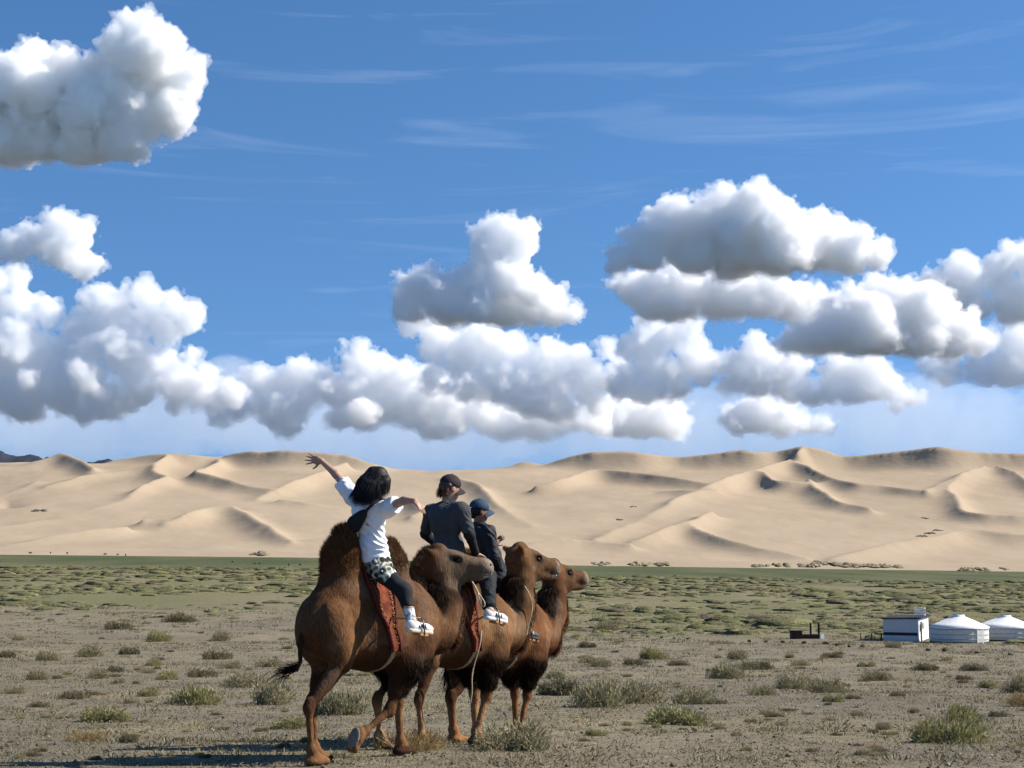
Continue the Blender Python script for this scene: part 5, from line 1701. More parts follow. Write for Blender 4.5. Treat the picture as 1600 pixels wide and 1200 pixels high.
def make_yurt(px, py, d, rad, wall_h, top_h, label, seed):
    r = np.random.default_rng(seed)
    X = at(px, py, d).x
    z = float(ground_z(X, d))
    root = empty('yurt', (X, d, z - 0.02))
    tag(root, label, 'yurt', 'yurts of the camp')
    def lathe(prof, n, name, mat, parent, wav=0.0, fr=0):
        v, f = [], []
        for i, (rr, zz) in enumerate(prof):
            for k in range(n):
                th = 2 * math.pi * k / n
                w = 1 + wav * (math.sin(th * fr + i * 0.7) * 0.6 + r.uniform(-.5, .5)) * (0 < i < len(prof) - 1)
                v.append((rr * w * math.cos(th), rr * w * math.sin(th), zz))
        for i in range(len(prof) - 1):
            for k in range(n):
                f.append((i * n + k, i * n + (k + 1) % n, (i + 1) * n + (k + 1) % n, (i + 1) * n + k))
        return MB().add(v, f).build(name, mat, parent, True)
    lathe([(rad * 0.99, 0), (rad, 0.15), (rad * 1.004, wall_h * 0.4), (rad * 1.01, wall_h * 0.75), (rad, wall_h)], 72, 'wall', M_canvas2, root, 0.006, 22)
    lathe([(rad * 1.035, wall_h - 0.12), (rad * 1.035, wall_h + 0.02), (rad * 0.8, wall_h + (top_h - wall_h) * 0.28), (rad * 0.52, wall_h + (top_h - wall_h) * 0.62), (rad * 0.24, top_h * 0.975), (rad * 0.21, top_h), (rad * 0.20, top_h + 0.14), (0.01, top_h + 0.20)], 72, 'roof', M_felt, root, 0.010, 31)
    for zz in (wall_h * 0.30, wall_h * 0.58, wall_h * 0.88):
        MB().tube([(rad * 1.018 * math.cos(t), rad * 1.018 * math.sin(t), zz + 0.02 * math.sin(3 * t)) for t in np.linspace(0, 2 * math.pi, 61)], 0.028, 6).build('rope_band', M_rope, root, True)
    lathe([(rad * 1.02, 0.0), (rad * 1.025, 0.22), (rad * 1.0, 0.24)], 48, 'skirt', M_dkwood, root)
    c = MB()
    for k in range(8):
        th = math.pi * k / 8
        a = Vector((math.cos(th), math.sin(th), 0)) * rad * 0.19
        c.tube([a + Vector((0, 0, top_h + 0.15)), Vector((0, 0, top_h + 0.26)), -a + Vector((0, 0, top_h + 0.15))], 0.02, 6)
    c.build('roof_crown', M_post, root)
    th = R(-62)
    dr = MB().box((rad * 1.0 * math.cos(th), rad * math.sin(th), wall_h * 0.47), (0.10, 0.85, wall_h * 0.9), th)
    dr.build('door', M_canvas2, root)
    return root
make_yurt(1499, 998, 145, 2.72, 1.60, 2.60, 'white canvas yurt beside the grey cabin', 3)
make_yurt(1572, 998, 151, 2.75, 1.50, 2.45, 'white canvas yurt cut by the right edge of the picture', 4)

def make_cabin():
    d = 147.0
    X = at(1434, 998, d).x
    z = float(ground_z(X, d)) - 0.03
    root = empty('cabin', (X, d, z), R(-24))            # corner towards the viewer
    tag(root, 'flat-roofed cabin with grey front and white sunlit end wall beside the yurts', 'cabin')
    W_, L_, Hh = 6.4, 3.3, 2.22
    # grey long wall runs back-left from the corner, white wall back-right
    MB().box((-L_ / 2, 0.06, Hh * 0.70), (L_, 0.12, Hh * 0.60)).build('front_wall', M_grey, root)
    MB().box((-L_ / 2, 0.055, Hh * 0.33), (L_, 0.11, Hh * 0.135)).build('dark_band', M_roofd, root)
    MB().box((-L_ / 2, 0.06, Hh * 0.132), (L_, 0.12, Hh * 0.262)).build('base_panel', M_grey, root)
    MB().box((-L_, W_ / 2 + 0.12, Hh / 2), (0.12, W_, Hh)).build('back_wall', M_grey, root)
    MB().box((-L_ / 2, W_ + 0.18, Hh / 2), (L_, 0.12, Hh)).build('rear_wall', M_grey, root)
    end = MB().box((0.061, W_ / 2 + 0.02, Hh / 2), (0.12, W_, Hh)).build('end_wall', M_wall, root)
    w = MB().box((0.135, 0.62, Hh * 0.60), (0.03, 0.46, 0.80)).build('window', M_wall, root)
    for k in (-1, 1):
        MB().box((0.155, 0.62 + k * 0.105, Hh * 0.60), (0.02, 0.16, 0.70)).build('pane', M_glass, w)
    dr = MB().box((0.14, 1.45, Hh * 0.44), (0.05, 0.82, Hh * 0.86)).build('door', M_roofd, root)
    MB().box((0.18, 1.14, Hh * 0.44), (0.03, 0.05, 0.14)).build('handle', M_iron, dr)
    w2 = MB().box((0.135, 2.6, Hh * 0.66), (0.03, 0.8, 0.7)).build('window', M_wall, root)
    MB().box((0.155, 2.6, Hh * 0.66), (0.02, 0.68, 0.58)).build('pane', M_glass, w2)
    roof = MB().box((-L_ / 2 + 0.1, W_ / 2 + 0.06, Hh + 0.065), (L_ + 0.55, W_ + 0.5, 0.13), rot=Matrix.Rotation(R(-1.5), 3, 'Y')).build('roof', M_roofd, root)
    # white lattice tank cage on the roof
    cx, cy_, cz = -0.55, W_ * 0.84, Hh + 0.13
    cage = MB()
    for a, b, n_ in ((-0.5, 0.5, 6),):
        for i in range(n_):
            x = cx + a + (b - a) * i / (n_ - 1)
            for yy in (-0.4, 0.4):
                cage.box((x, cy_ + yy, cz + 0.38), (0.035, 0.035, 0.76))
        for zz in (0.06, 0.40, 0.74):
            for yy in (-0.4, 0.4):
                cage.box((cx, cy_ + yy * 1.06, cz + zz), (1.06, 0.04, 0.05))
        for zz in (0.06, 0.74):
            for xx in (-0.5, 0.5):
                cage.box((cx + xx * 1.04, cy_, cz + zz), (0.04, 0.8, 0.05))
    cg = cage.build('tank_cage', M_wall, root)
make_cabin()

def make_well():
    p = ground_at(1260, 998)
    k = 1 / px_m(p[1])
    root = empty('well', tuple(p))
    tag(root, 'dark wooden well frame with trough and chest on the bare ground', 'well')
    X = lambda px: (px - 1260) * k
    MB().box((X(1244), 0, 5.6 * k), (17 * k, 0.9, 11.2 * k)).build('chest', M_redbr, root, False, 0.03)
    MB().box((X(1244), -0.02, 12 * k), (19 * k, 1.0, 1.4 * k)).build('chest_lid', M_dkwood, root)
    MB().box((X(1266), 0.05, 2.6 * k), (28 * k, 0.5, 5 * k)).build('trough', M_redbr, root, False, 0.02)
    MB().box((X(1266), 0.05, 6.2 * k), (29 * k, 0.6, 1.2 * k)).build('trough_rim', M_dkwood, root)
    for px in (1268, 1280.5):
        MB().box((X(px), 0.4, 12 * k), (2.6 * k, 0.16, 24 * k)).build('post', M_dkwood, root)
    MB().box((X(1284), -0.2, 3.8 * k), (6 * k, 0.06, 7.6 * k), 0.25).build('white_board', M_wall, root)
make_well()

for i, (px, hpx, wd, mt, lb) in enumerate([
        (1345, 10, 1.6, M_post, 'grey fence post standing alone, leftmost of the posts by the cabin'),
        (1362, 10, 2.0, M_post, 'second grey fence post left of the cabin'),
        (1377, 10, 2.2, M_dkwood, 'dark fence post just left of the cabin'),
        (1391, 13, 2.4, M_post, 'thick grey post before the left end of the cabin'),
        (1396, 10, 1.8, M_post, 'thin grey post before the grey cabin wall'),
        (1436, 12, 2.0, M_wall, 'white post at the corner of the cabin'),
        (1454, 8, 1.8, M_wall, 'short white post between cabin and yurt'),
        (1485, 14, 2.2, M_post, 'grey post before the middle of the yurt beside the cabin'),
        (1530, 13, 2.0, M_dkwood, 'dark post before the right side of the yurt beside the cabin'),
        (1560, 9, 1.8, M_post, 'low grey post before the yurt at the right edge')]):
    p = ground_at(px, 999)
    d = p[1]
    p = ground_at(px, 999.5)
    k = 1 / px_m(p[1])
    h = hpx * k
    wd *= 1.15
    mb = MB()
    mb.tube([(0, 0, -0.05), (0.01, 0, h * 0.6), (0.02 * (i % 3 - 1), 0, h)], [wd * k * 0.55, wd * k * 0.5, wd * k * 0.42], 7)
    ob = mb.build('fence_post', mt, None, False)
    ob.location = p
    tag(ob, lb, 'post', 'posts around the camp')
p = ground_at(1586, 999.5)
k = 1 / px_m(p[1])
root = empty('signpost', tuple(p))
tag(root, 'dark board on a post before the yurt at the right edge', 'sign')
MB().tube([(0, 0, -0.05), (0, 0, 13 * k)], 0.9 * k, 7).build('post', M_dkwood, root)
MB().box((0, -0.08, 11.5 * k), (5.5 * k, 0.06, 5 * k)).build('board', M_roofd, root)

# ------------------------------------------------------------------ dark stones along the track
def make_stone_mesh(seed):
    r = np.random.default_rng(seed)
    bm = bmesh.new()
    bmesh.ops.create_icosphere(bm, subdivisions=2, radius=1.0)
    for v in bm.verts:
        n = v.co.normalized()
        s = 1 + 0.22 * math.sin(n.x * 3 + seed) * math.cos(n.y * 4 + seed * 2) + r.uniform(-.10, .10)
        v.co = Vector((n.x * s, n.y * s * 0.85, n.z * s * 0.62))
    me = bpy.data.meshes.new('stone')
    bm.to_mesh(me)
    bm.free()
    return me
M_stone = simple('dark_stone', (0.035, 0.028, 0.023), 0.85, 0.2, 0.4, 2.0, 0.05, 4)
stone_meshes = [make_stone_mesh(k) for k in range(4)]
for m in stone_meshes: m.materials.append(M_stone)
STONES = [(988, 994, 5), (1012, 996, 6), (1034, 997, 5), (1053, 998, 5), (1075, 999, 6), (1171, 1003, 7), (1197, 1004, 6), (1223, 1005, 8), (1257, 1006, 9), (1290, 1007, 9), (1308, 1009, 7), (1327, 1011, 6), (1347, 1011, 8), (1450, 1017, 8), (1476, 1018, 9), (1526, 1021, 7), (1578, 1024, 7)]
ORD = ['leftmost', 'second', 'third', 'fourth', 'fifth', 'sixth', 'seventh', 'eighth', 'ninth', 'tenth', 'eleventh', 'twelfth', 'thirteenth', 'fourteenth', 'fifteenth', 'sixteenth', 'seventeenth', 'eighteenth']
for i, (px, py, w) in enumerate(STONES):
    p = ground_at(px, py)
    s = w / px_m(p[1]) / 2
    ob = link(bpy.data.objects.new('stone', stone_meshes[i % 4]))
    ob.location = p + V3((0, 0, s * 0.35))
    ob.scale = (s, s, s * 1.1)
    ob.rotation_euler = (0, 0, i * 1.7)
    tag(ob, '%s dark stone%s in the row along the track before the camp' % (ORD[i], '' if i == 0 else ' from the left'), 'stone', 'dark stones lining the track')

# ------------------------------------------------------------------ livestock far out on the pasture
def make_animal_mesh():
    g = Grid((-1.2, -0.5, -0.05), (1.5, 0.5, 1.9), 0.06)
    g.ell((0, 0, 1.05), (0.75, 0.28, 0.34), 0.1)
    for x in (-0.5, 0.5):
        for y in (-0.15, 0.15):
            g.cap((x, y, 0.9), (x * 1.05, y, 0.06), 0.12, 0.07, 0.08)
    g.cap((0.6, 0, 1.15), (1.05, 0, 0.75), 0.18, 0.12, 0.1)
    g.cap((1.05, 0, 0.75), (1.25, 0, 0.45), 0.12, 0.08, 0.05)
    g.cap((-0.72, 0, 1.2), (-0.85, 0, 0.6), 0.06, 0.04, 0.04)
    P, T, Q = g.polys()
    return raw_mesh('grazing_animal', P, [T, Q])
am = make_animal_mesh()
am.materials.append(simple('dark_hide', (0.025, 0.018, 0.014), 0.8, 0.2, 0.3, 2))
for i, (px, py, s) in enumerate([(47, 866, 5), (79, 865, 4), (105, 866, 5), (164, 868, 5), (184, 868, 4), (196, 869, 5), (363, 879, 4), (398, 882, 4), (405, 882, 4), (451, 884, 5), (469, 884, 5)]):
    p = ground_at(px, py)
    ob = link(bpy.data.objects.new('grazing_animal', am))
    sc_ = s / px_m(p[1]) / 1.9
    ob.location = p - V3((0, 0, 0.02))
    ob.scale = (sc_,) * 3
    ob.rotation_euler = (0, 0, (i * 2.3) % 6.28)
    tag(ob, '%s dark animal%s grazing on the far pasture left of the camels' % (ORD[i], '' if i == 0 else ' from the left'), 'animal', 'animals grazing at the left end of the green strip' if i <= 5 else 'animals grazing left of the nearest camel')

# ------------------------------------------------------------------ desert plants
M_leaf = vcol_mat('shrub_leaf', 0.85, 0.12, 0.2, 14.0, trans=0.25)

def make_shrub(name, seed, kind):
    """a bush about 1 m wide: branching twigs carrying many small leaves"""
    r = np.random.default_rng(seed)
    pal = {'sage': ((0.160, 0.148, 0.074), (0.355, 0.325, 0.200)), 'green': ((0.150, 0.150, 0.055), (0.370, 0.345, 0.165)),
           'dark': ((0.095, 0.086, 0.048), (0.200, 0.178, 0.108)), 'dry': ((0.24, 0.165, 0.070), (0.34, 0.25, 0.125)), 'grass': ((0.17, 0.165, 0.070), (0.34, 0.30, 0.155))}[kind]
    n = {'sage': 2600, 'green': 2800, 'dark': 2300, 'dry': 1500, 'grass': 1300}[kind]
    hgt = {'sage': 0.42, 'green': 0.36, 'dark': 0.30, 'dry': 0.24, 'grass': 0.38}[kind]
    nb = 26
    # sprawling lobes
    lob = [(r.uniform(-.28, .28), r.uniform(-.28, .28), r.uniform(.14, .27), r.uniform(.6, 1.0)) for _ in range(9)]
    li = r.integers(0, 9, n)
    L = np.array(lob)[li]
    th = r.uniform(0, 2 * math.pi, n)
    ph = np.arccos(r.uniform(0.0, 1.0, n))
    rad = r.random(n) ** 0.45
    d = np.stack([np.sin(ph) * np.cos(th), np.sin(ph) * np.sin(th), np.cos(ph)], 1)
    p = np.stack([L[:, 0] + d[:, 0] * L[:, 2] * rad, L[:, 1] + d[:, 1] * L[:, 2] * rad, d[:, 2] * rad * hgt * L[:, 3] * 0.85], 1)
    if kind == 'grass':
        p[:, 2] *= 0.12
        p[:, :2] *= 0.55
        d = np.stack([p[:, 0] * 1.3, p[:, 1] * 1.3, np.full(n, 1.0)], 1)
        ln, wd = r.uniform(0.20, 0.46, n), np.full(n, 0.005)
    else:
        d = d * 0.6 + np.array([0, 0, 0.55])
        ln, wd = r.uniform(0.04, 0.11, n), r.uniform(0.0045, 0.0085, n)
        if kind == 'dry': ln, wd = ln * 1.6, wd * 0.45
    t = r.random((n, 1))
    col = np.array(pal[0]) * (1 - t) + np.array(pal[1]) * t
    dead = r.random(n) < (0.12 if kind != 'dry' else 0.0)
    col[dead] = (0.30, 0.235, 0.13)
    me = strands(name, p, d * 0.05, ln, wd, d, col, r, 0.0, 0.35)
    me.materials.append(M_leaf)
    tw = MB()
    for k in range(nb):
        l = lob[k % 9]
        a = r.uniform(0, 6.28)
        e = Vector((l[0] + math.cos(a) * l[2] * .8, l[1] + math.sin(a) * l[2] * .8, hgt * r.uniform(.3, .95)))
        tw.tube([(e.x * .12, e.y * .12, -0.03), (e.x * .55, e.y * .55, e.z * .45), tuple(e)], [0.008, 0.006, 0.003], 4, False)
    tm = bpy.data.meshes.new('twigs')
    tm.from_pydata([tuple(v) for v in tw.v], [], tw.f)
    tm.materials.append(M_twig)
    return me, tm
M_twig = simple('pale_twig', (0.20, 0.165, 0.115), 0.9, 0.1, 0.3, 20)
SHR = {k: [make_shrub('shrub', 10 * i + j, k) for j in range(3)] for i, k in enumerate(('sage', 'green', 'dark', 'dry', 'grass'))}

def put_shrub(kind, px, py, wpx, hk, label, var, rz, group):
    p = ground_at(px, py)
    s = wpx * (1.12 if wpx > 60 else 1.22) / px_m(p[1]) / 0.98
    me, tm = SHR[kind][var % 3]
    nm = {'sage': 'desert_shrub', 'green': 'desert_shrub', 'dark': 'desert_shrub', 'dry': 'dry_bush', 'grass': 'grass_clump'}[kind]
    o = empty(nm, tuple(p + V3((0, 0, -0.01 * s))), rz)
    o.scale = (s, s, s * hk * 1.05)
    link(bpy.data.objects.new('foliage', me), o)
    if wpx >= 30:
        link(bpy.data.objects.new('twigs', tm), o)
    tag(o, label, {'dry': 'bush', 'grass': 'grass'}.get(kind, 'shrub'), group)
    return o
G1 = 'scattered shrubs on the gravel plain'
NAMED = [
    ('sage', 806, 1170, 118, 0.95, 'grey-green shrub at the feet of the middle and farthest camels'),
    ('dry', 628, 1172, 118, 1.0, 'straw-coloured brush under the nearest camel, before its lifted foot'),
    ('green', 655, 1168, 80, 0.9, 'greenish tuft growing through the straw brush under the nearest camel'),
    ('dark', 884, 1086, 78, 1.15, 'dark rounded shrub, left end of the big clump right of the camels'),
    ('sage', 932, 1104, 92, 1.1, 'pale grey-green shrub in the middle of the big clump right of the camels'),
    ('sage', 1002, 1100, 88, 1.05, 'grey-green shrub, right end of the big clump right of the camels'),
    ('sage', 1086, 1100, 64, 1.05, 'round shrub standing right of the big clump'),
    ('green', 1062, 1132, 104, 0.80, 'bright green sprawling shrub below the round shrub right of the camels'),
    ('green', 1478, 1160, 118, 0.95, 'bright green shrub, largest at the lower right'),
    ('green', 1500, 1128, 78, 0.95, 'green shrub just behind the largest one at the lower right'),
    ('sage', 1138, 1060, 62, 0.95, 'shrub on the open gravel midway between camels and yurts'),
    ('dark', 1180, 1046, 62, 0.75, 'low dark shrub behind the shrub midway between camels and yurts'),
    ('sage', 1240, 1076, 62, 0.95, 'shrub left of a pair below the well'),
    ('sage', 1290, 1082, 58, 0.9, 'shrub right of a pair below the well'),
    ('sage', 1371, 1064, 44, 0.9, 'small round shrub below the cabin'),
    ('dark', 1442, 1048, 40, 0.95, 'small dark shrub below the yurt beside the cabin'),
    ('dark', 1521, 1048, 38, 0.95, 'small dark shrub below the yurt at the right edge'),
    ('sage', 1588, 1082, 50, 1.2, 'upright shrub touching the right edge of the picture'),
    ('dry', 1598, 1104, 60, 1.2, 'dry brownish bush touching the right edge of the picture'),
    ('green', 302, 1100, 92, 0.95, 'bright green shrub, largest left of the camels'),
    ('sage', 432, 1100, 84, 1.1, 'grey-green shrub close behind the nearest camel\'s hind leg'),
    ('sage', 384, 1074, 68, 0.9, 'grey-green shrub behind the bright green one left of the camels'),
    ('green', 166, 1128, 74, 1.0, 'bright green shrub at the lower left'),
    ('dry', 128, 1158, 70, 0.9, 'orange-brown dry bush at the lower left'),
    ('dark', 202, 1160, 36, 1.3, 'thin dark twiggy plant beside the orange-brown dry bush'),
    ('dark', 110, 1092, 48, 0.9, 'dark shrub left of the bright green one at the lower left'),
    ('sage', 532, 1116, 86, 1.2, 'shrub seen between the legs of the nearest camel'),
    ('green', 452, 1138, 52, 0.9, 'small green shrub beside the nearest camel\'s hind foot'),
    ('dark', 48, 1182, 34, 0.9, 'small dark tuft in the bottom left corner'),
    ('grass', 1030, 1128, 44, 0.9, 'thin grass clump at the left of the bright sprawling shrub'),
]
r_ = np.random.default_rng(77)
for i, (k, px, py, w, hk, lb) in enumerate(NAMED):
    put_shrub(k, px, py, w, hk, lb, i, i * 1.3, 'larger shrubs of the foreground')
MIDS = [(335, 1030, 46), (202, 1022, 38), (136, 1026, 48), (76, 1032, 36), (181, 983, 42), (246, 1002, 40), (342, 1001, 36), (280, 972, 44), (12, 1027, 32), (22, 1084, 34), (262, 1062, 42), (312, 1058, 46), (30, 1000, 20), (60, 1105, 30), (1505, 1062, 26), (1330, 1092, 24), (1190, 1086, 40), (1120, 1100, 26), (1300, 1096, 30), (1352, 1042, 26), (990, 1040, 36), (1020, 1030, 40), (940, 1042, 34), (918, 1036, 26), (915, 1012, 30), (950, 985, 36), (1060, 1040, 30), (1150, 1030, 34), (1400, 1088, 24), (1545, 1075, 32), (1250, 1040, 26), (1395, 1012, 26), (1300, 1028, 30), (870, 1060, 30), (420, 1042, 34), (150, 1060, 40), (230, 1088, 30), (60, 1062, 34), (180, 1050, 30), (360, 1045, 34), (240, 1040, 30), (480, 1160, 26), (1210, 1120, 28), (1340, 1118, 22), (1150, 1150, 20), (1380, 1140, 26), (930, 1150, 30), (1560, 1120, 30)]
rows = {}
for m in MIDS:
    key = ('left' if m[0] < 600 else 'right', 'back' if m[1] < 1015 else 'second' if m[1] < 1045 else 'third' if m[1] < 1072 else 'front')
    rows.setdefault(key, []).append(m)
i = 0
for (sd, rw), ms in rows.items():
    for n_, (px, py, w) in enumerate(sorted(ms)):
        k = ('dark', 'sage', 'sage', 'dark', 'green')[i % 5]
        put_shrub(k, px, py, w * 1.05, 0.8 + 0.25 * r_.random(), 'low %s shrub, %s%s in the %s row %s of the camels' % ({'dark': 'brownish', 'sage': 'grey-green', 'green': 'green'}[k], ORD[n_], '' if n_ == 0 else ' from the left', rw, sd), i, i * 2.1, 'low shrubs %s of the camels' % sd)
        i += 1
cnt = 0
while cnt < 190:
    px, py = r_.uniform(-10, 1610), 955 + 235 * r_.random() ** 1.15
    if py < 1000 and 850 < px: continue
    if 455 < px < 860 and py > 1060: continue
    k = r_.choice(['dark', 'sage', 'dry', 'grass', 'green'], p=[.36, .26, .16, .10, .12])
    w = r_.uniform(9, 22) * (0.7 + 0.6 * (py - 955) / 235)
    put_shrub(k, px, py, w, r_.uniform(.6, 1.0), {'dry': 'tiny dry tuft on the gravel', 'grass': 'tiny grass clump on the gravel'}.get(k, 'tiny tuft of shrub on the gravel'), cnt, cnt * 1.9,
              {'dry': 'tiny dry tufts', 'grass': 'tiny grass clumps'}.get(k, 'tiny shrub tufts'))
    cnt += 1

# ---- hummocks of scrub over the pasture: too many to count
def build_hummocks():
    r = np.random.default_rng(5)
    N = 10000
    py = 884 + 130 * r.random(N * 3) ** 1.4
    d = np.exp(r.uniform(math.log(118), math.log(760), N * 3))
    u = r.uniform(-0.37, 0.37, N * 3)
    x, y = u * d, d
    ok = (green_w(x, y) > r.uniform(0.0, 0.7, N * 3)) & (fbm2(x / 30 + 2, y / 45, 4) > r.uniform(-0.30, 0.35, N * 3))
    x, y = x[ok][:N], y[ok][:N]
    N = len(x)
    z = ground_z(x, y)
    s = r.gamma(1.3, 0.42, N) * (0.45 + y / 420)
    s = np.clip(s, 0.22, 3.8)
    nu, nv = 9, 4
    asp = r.uniform(0.85, 1.35, N)
    th = np.linspace(0, 2 * math.pi, nu, endpoint=False)
    ring = np.linspace(0, 1, nv + 1)
    V, C = [], []
    for k in range(nv):
        rr = math.cos(ring[k] * math.pi / 2 * 0.98)
        hh = math.sin(ring[k] * math.pi / 2)
        for t in th:
            j = r.uniform(0.62, 1.28, N)
            V.append(np.stack([x + np.cos(t) * rr * s * j * asp, y + np.sin(t) * rr * s * j * 0.85, z - 0.05 + hh * s * 0.29 * r.uniform(0.6, 1.35, N)], 1))
            C.append(np.full(N, hh))
    V.append(np.stack([x, y, z + s * 0.30], 1)); C.append(np.ones(N))
    V = np.stack(V, 1)                                  # N, nv*nu+1, 3
    m = V.shape[1]
    f4, f3 = [], []
    for k in range(nv - 1):
        for t in range(nu):
            f4.append((k * nu + t, k * nu + (t + 1) % nu, (k + 1) * nu + (t + 1) % nu, (k + 1) * nu + t))
    for t in range(nu):
        f3.append(((nv - 1) * nu + t, (nv - 1) * nu + (t + 1) % nu, m - 1))
    off = (np.arange(N) * m)[:, None, None]
    Q = (np.array(f4)[None] + off).reshape(-1, 4)
    T = (np.array(f3)[None] + off).reshape(-1, 3)
    g = green_w(x, y)
    t = r.random((N, 1))
    col = np.array([0.074, 0.076, 0.034]) * (1 - t) + np.array([0.150, 0.140, 0.068]) * t
    brown = r.random(N) < 0.16
    col[brown] = np.array([0.100, 0.083, 0.054])
    cols = np.repeat(col[:, None, :], m, 1) * r.uniform(0.75, 1.25, (N, m, 1))
    me = raw_mesh('scrub_hummocks', V.reshape(-1, 3), [T, Q], cols.reshape(-1, 3), smooth=True)
    ob = mesh_obj('scrub_hummocks', me, vcol_mat('hummock_scrub', 0.9, 0.08, 0.5, 2.4, (1, 1, 1), 0.25, 2.0))
    tag(ob, 'low green scrub hummocks covering the pasture', 'scrub', None, 'stuff')
build_hummocks()

# ---- gravel and plant litter on the near ground
def build_gravel():
    r = np.random.default_rng(6)
    N = 24000
    d = 11.2 + 40 * r.random(N) ** 1.9
    x = r.uniform(-0.39, 0.39, N) * d
    z = ground_z(x, d)
    s = np.clip(r.lognormal(-4.95, 0.5, N), 0.004, 0.040) * (0.75 + d / 45)
    base = np.array([(1, 0, 0), (-.2, .9, 0), (-.9, -.1, 0), (.1, -1, 0), (.1, .1, .75), (0, 0, -.5)], float)
    a = r.uniform(0, 6.28, N)
    ca, sa = np.cos(a)[:, None], np.sin(a)[:, None]
    B = base[None] * r.uniform(0.65, 1.25, (N, 6, 1))
    X = B[..., 0] * ca - B[..., 1] * sa
    Y = B[..., 0] * sa + B[..., 1] * ca
    V = np.stack([x[:, None] + X * s[:, None], d[:, None] + Y * s[:, None], z[:, None] + (B[..., 2] + 0.25) * s[:, None]], -1)
    F_ = np.array([(0, 1, 4), (1, 2, 4), (2, 3, 4), (3, 0, 4), (1, 0, 5), (2, 1, 5), (3, 2, 5), (0, 3, 5)])
    T = (F_[None] + (np.arange(N) * 6)[:, None, None]).reshape(-1, 3)
    t = r.random((N, 1))
    c = np.array([0.062, 0.052, 0.041]) * (1 - t) + np.array([0.19, 0.16, 0.115]) * t
    pale = r.random(N) < 0.03
    c[pale] = (0.36, 0.32, 0.26)
    me = raw_mesh('gravel', V.reshape(-1, 3), [T], np.repeat(c, 6, 0), smooth=False)
    tag(mesh_obj('gravel', me, vcol_mat('gravel_stone', 0.9, 0.15, 0.2, 40)), 'small grey-brown stones strewn over the ground', 'gravel', None, 'stuff')
    N = 90000
    d = 11.2 + 110 * r.random(N) ** 1.8
    x = r.uniform(-0.39, 0.39, N) * d
    cl = fbm2(x * 1.6 + 4, d * 0.8, 4)
    ok = cl > r.uniform(-0.25, 0.45, N)
    x, d = x[ok], d[ok]
    n = len(x)
    p = np.stack([x, d, ground_z(x, d)], 1)
    fl = np.stack([r.normal(size=n), r.normal(size=n), r.uniform(0.2, 1.6, n)], 1)
    t = r.random((n, 1))
    c = np.array([0.17, 0.135, 0.072]) * (1 - t) + np.array([0.32, 0.265, 0.155]) * t
    gr = r.random(n) < 0.3
    c[gr] = (0.115, 0.12, 0.055)
    fm = strands('dry_grass', p, np.zeros((n, 3)), r.uniform(0.02, 0.075, n) * (0.7 + d / 40), 0.002 + d * 0.00012, fl, c, r, 0.0, 0.1)
    tag(mesh_obj('dry_grass', fm, M_leaf), 'dry grass stubble and litter between the stones', 'grass', None, 'stuff')
build_gravel()
def build_tufts():
    r = np.random.default_rng(16)
    N, B = 9000, 18
    d = 13 + 250 * r.random(N) ** 1.5
    x = r.uniform(-0.38, 0.38, N) * d
    ok = fbm2(x * 0.35 + 14, d * 0.2, 4) > r.uniform(-0.45, 0.35, N)
    x, d = x[ok], d[ok]
    N = len(x)
    s = r.uniform(0.03, 0.11, N) * (0.6 + d / 50)
    o = np.repeat(np.stack([x, d, ground_z(x, d)], 1), B, 0)
    off = r.normal(size=(N * B, 3)) * np.array([1.3, 1.0, 0.0]) * np.repeat(s, B)[:, None]
    p = o + off
    fl = off * np.array([0.5, 0.5, 0]) / np.repeat(s, B)[:, None] + np.array([0, 0, 0.9])
    pal = np.array([(0.150, 0.128, 0.078), (0.170, 0.158, 0.085), (0.270, 0.215, 0.125), (0.115, 0.102, 0.062), (0.235, 0.195, 0.115)])
    c = np.repeat(pal[r.integers(0, 5, N)], B, 0) * r.uniform(0.7, 1.35, (N * B, 1))
    L = np.repeat(s, B) * r.uniform(0.5, 1.2, N * B)
    fm = strands('low_tufts', p, np.zeros((N * B, 3)), L, L * 0.05 + d.repeat(B) * 0.00006, fl, c, r, 0.0, 0.25)
    tag(mesh_obj('low_tufts', fm, M_leaf), 'tiny low plants and dry tufts sprinkled over the gravel', 'plants', None, 'stuff')
build_tufts()

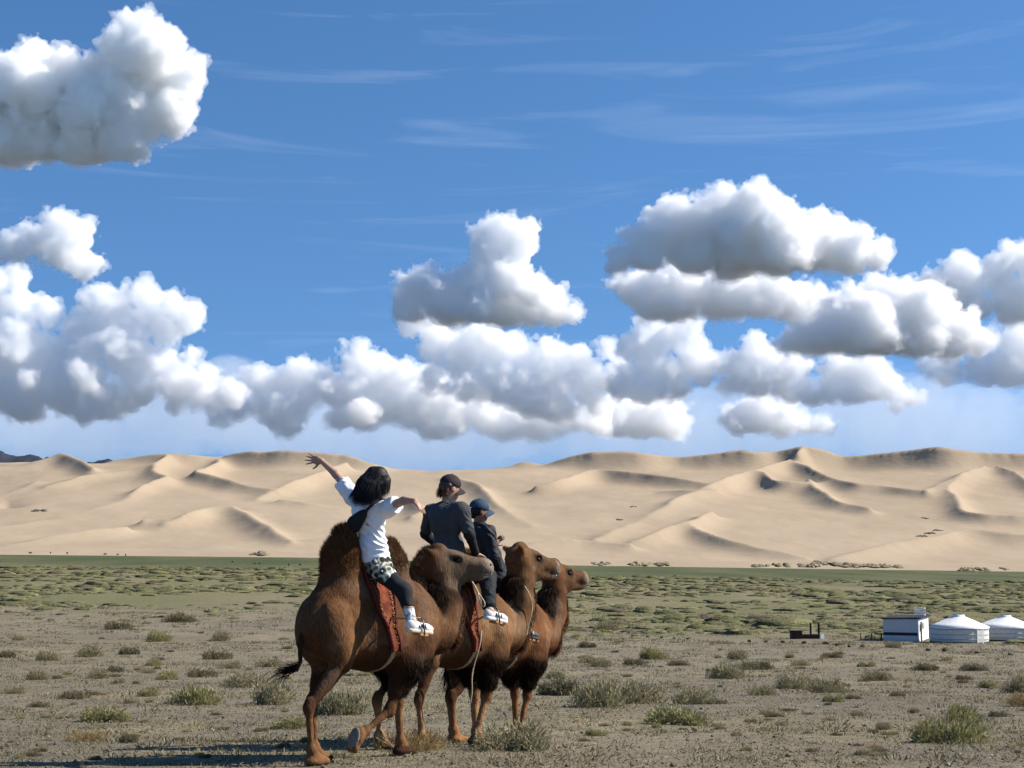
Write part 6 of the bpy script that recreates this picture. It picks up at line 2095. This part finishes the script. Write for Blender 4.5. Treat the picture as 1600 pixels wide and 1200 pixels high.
# ---- dark brush clinging to the dunes and heaped along their foot
def dune_hit(px, py):
    ys = _dy[:, 0]
    for yy in np.arange(1296, 2100, 2.5):
        p = at(px, py, yy)
        if p.z <= dune_z(p.x, yy):
            return np.array([p.x, yy, dune_z(p.x, yy)])
    p = at(px, py, 1320)
    return np.array(p)
BR = {'V': [], 'T': [], 'C': []}
def brush_patch(spots, seed, col):
    r = np.random.default_rng(seed)
    V, T, C = BR['V'], BR['T'], BR['C']
    for (px, py, wpx, hpx) in spots:
        c = dune_hit(px, py)
        k = 1 / px_m(c[1])
        for _ in range(12):
            o = c + V3((r.uniform(-.6, .6) * wpx * k, r.uniform(-4, 4), 0))
            o[2] = dune_z(o[0], o[1]) - 0.35
            rad, hh = wpx * k * r.uniform(.10, .30), 0.3 + hpx * k * r.uniform(.25, .7)
            b, n = len(V), 9
            jit = r.uniform(.5, 1.3, n)
            for q, (fr, fz) in enumerate(((1, 0), (.75, .55), (.35, .9))):
                for t in range(n):
                    a = 6.283 * t / n
                    V.append(o + V3((math.cos(a) * rad * fr * jit[t] * 1.4, math.sin(a) * rad * fr * jit[t], fz * hh * r.uniform(.6, 1.3))))
                    C.append(np.array(col) * r.uniform(.55, 1.4))
            V.append(o + V3((0, 0, hh))); C.append(np.array(col))
            for q in range(2):
                for t in range(n):
                    a0, a1, b0, b1 = b + q * n + t, b + q * n + (t + 1) % n, b + (q + 1) * n + t, b + (q + 1) * n + (t + 1) % n
                    T += [(a0, a1, b1), (a0, b1, b0)]
            for t in range(n): T.append((b + 2 * n + t, b + 2 * n + (t + 1) % n, b + 3 * n))
DK, OL = (0.115, 0.100, 0.070), (0.21, 0.18, 0.115)
brush_patch([(1440, 838, 13, 2), (1452, 833, 14, 2), (1464, 829, 12, 2), (1444, 810, 10, 1.5)], 1, DK)
brush_patch([(968, 812, 9, 1.5), (990, 792, 7, 1.5)], 2, DK)
brush_patch([(56, 799, 9, 4), (68, 798, 8, 4)], 3, DK)
brush_patch([(408, 866, 24, 6)], 6, OL)
brush_patch([(1262, 884, 22, 5), (1285, 882, 24, 6), (1315, 883, 26, 5), (1345, 884, 26, 5), (1370, 885, 24, 5), (1395, 886, 20, 4)], 7, OL)
brush_patch([(1510, 890, 22, 5), (1535, 890, 18, 4), (1570, 889, 10, 3)], 8, OL)
brush_patch([(1000, 881, 24, 4), (1030, 882, 24, 4), (1190, 884, 20, 4), (1220, 884, 20, 5), (940, 880, 20, 3)], 9, OL)
me = raw_mesh('dune_brush', np.array(BR['V']), [np.array(BR['T'])], np.array(BR['C']), smooth=False)
tag(mesh_obj('dune_brush', me, vcol_mat('brush', 0.9, 0.08, 0.4, 0.8)), 'low brush clinging to the dunes and heaped along their foot', 'brush', None, 'stuff')
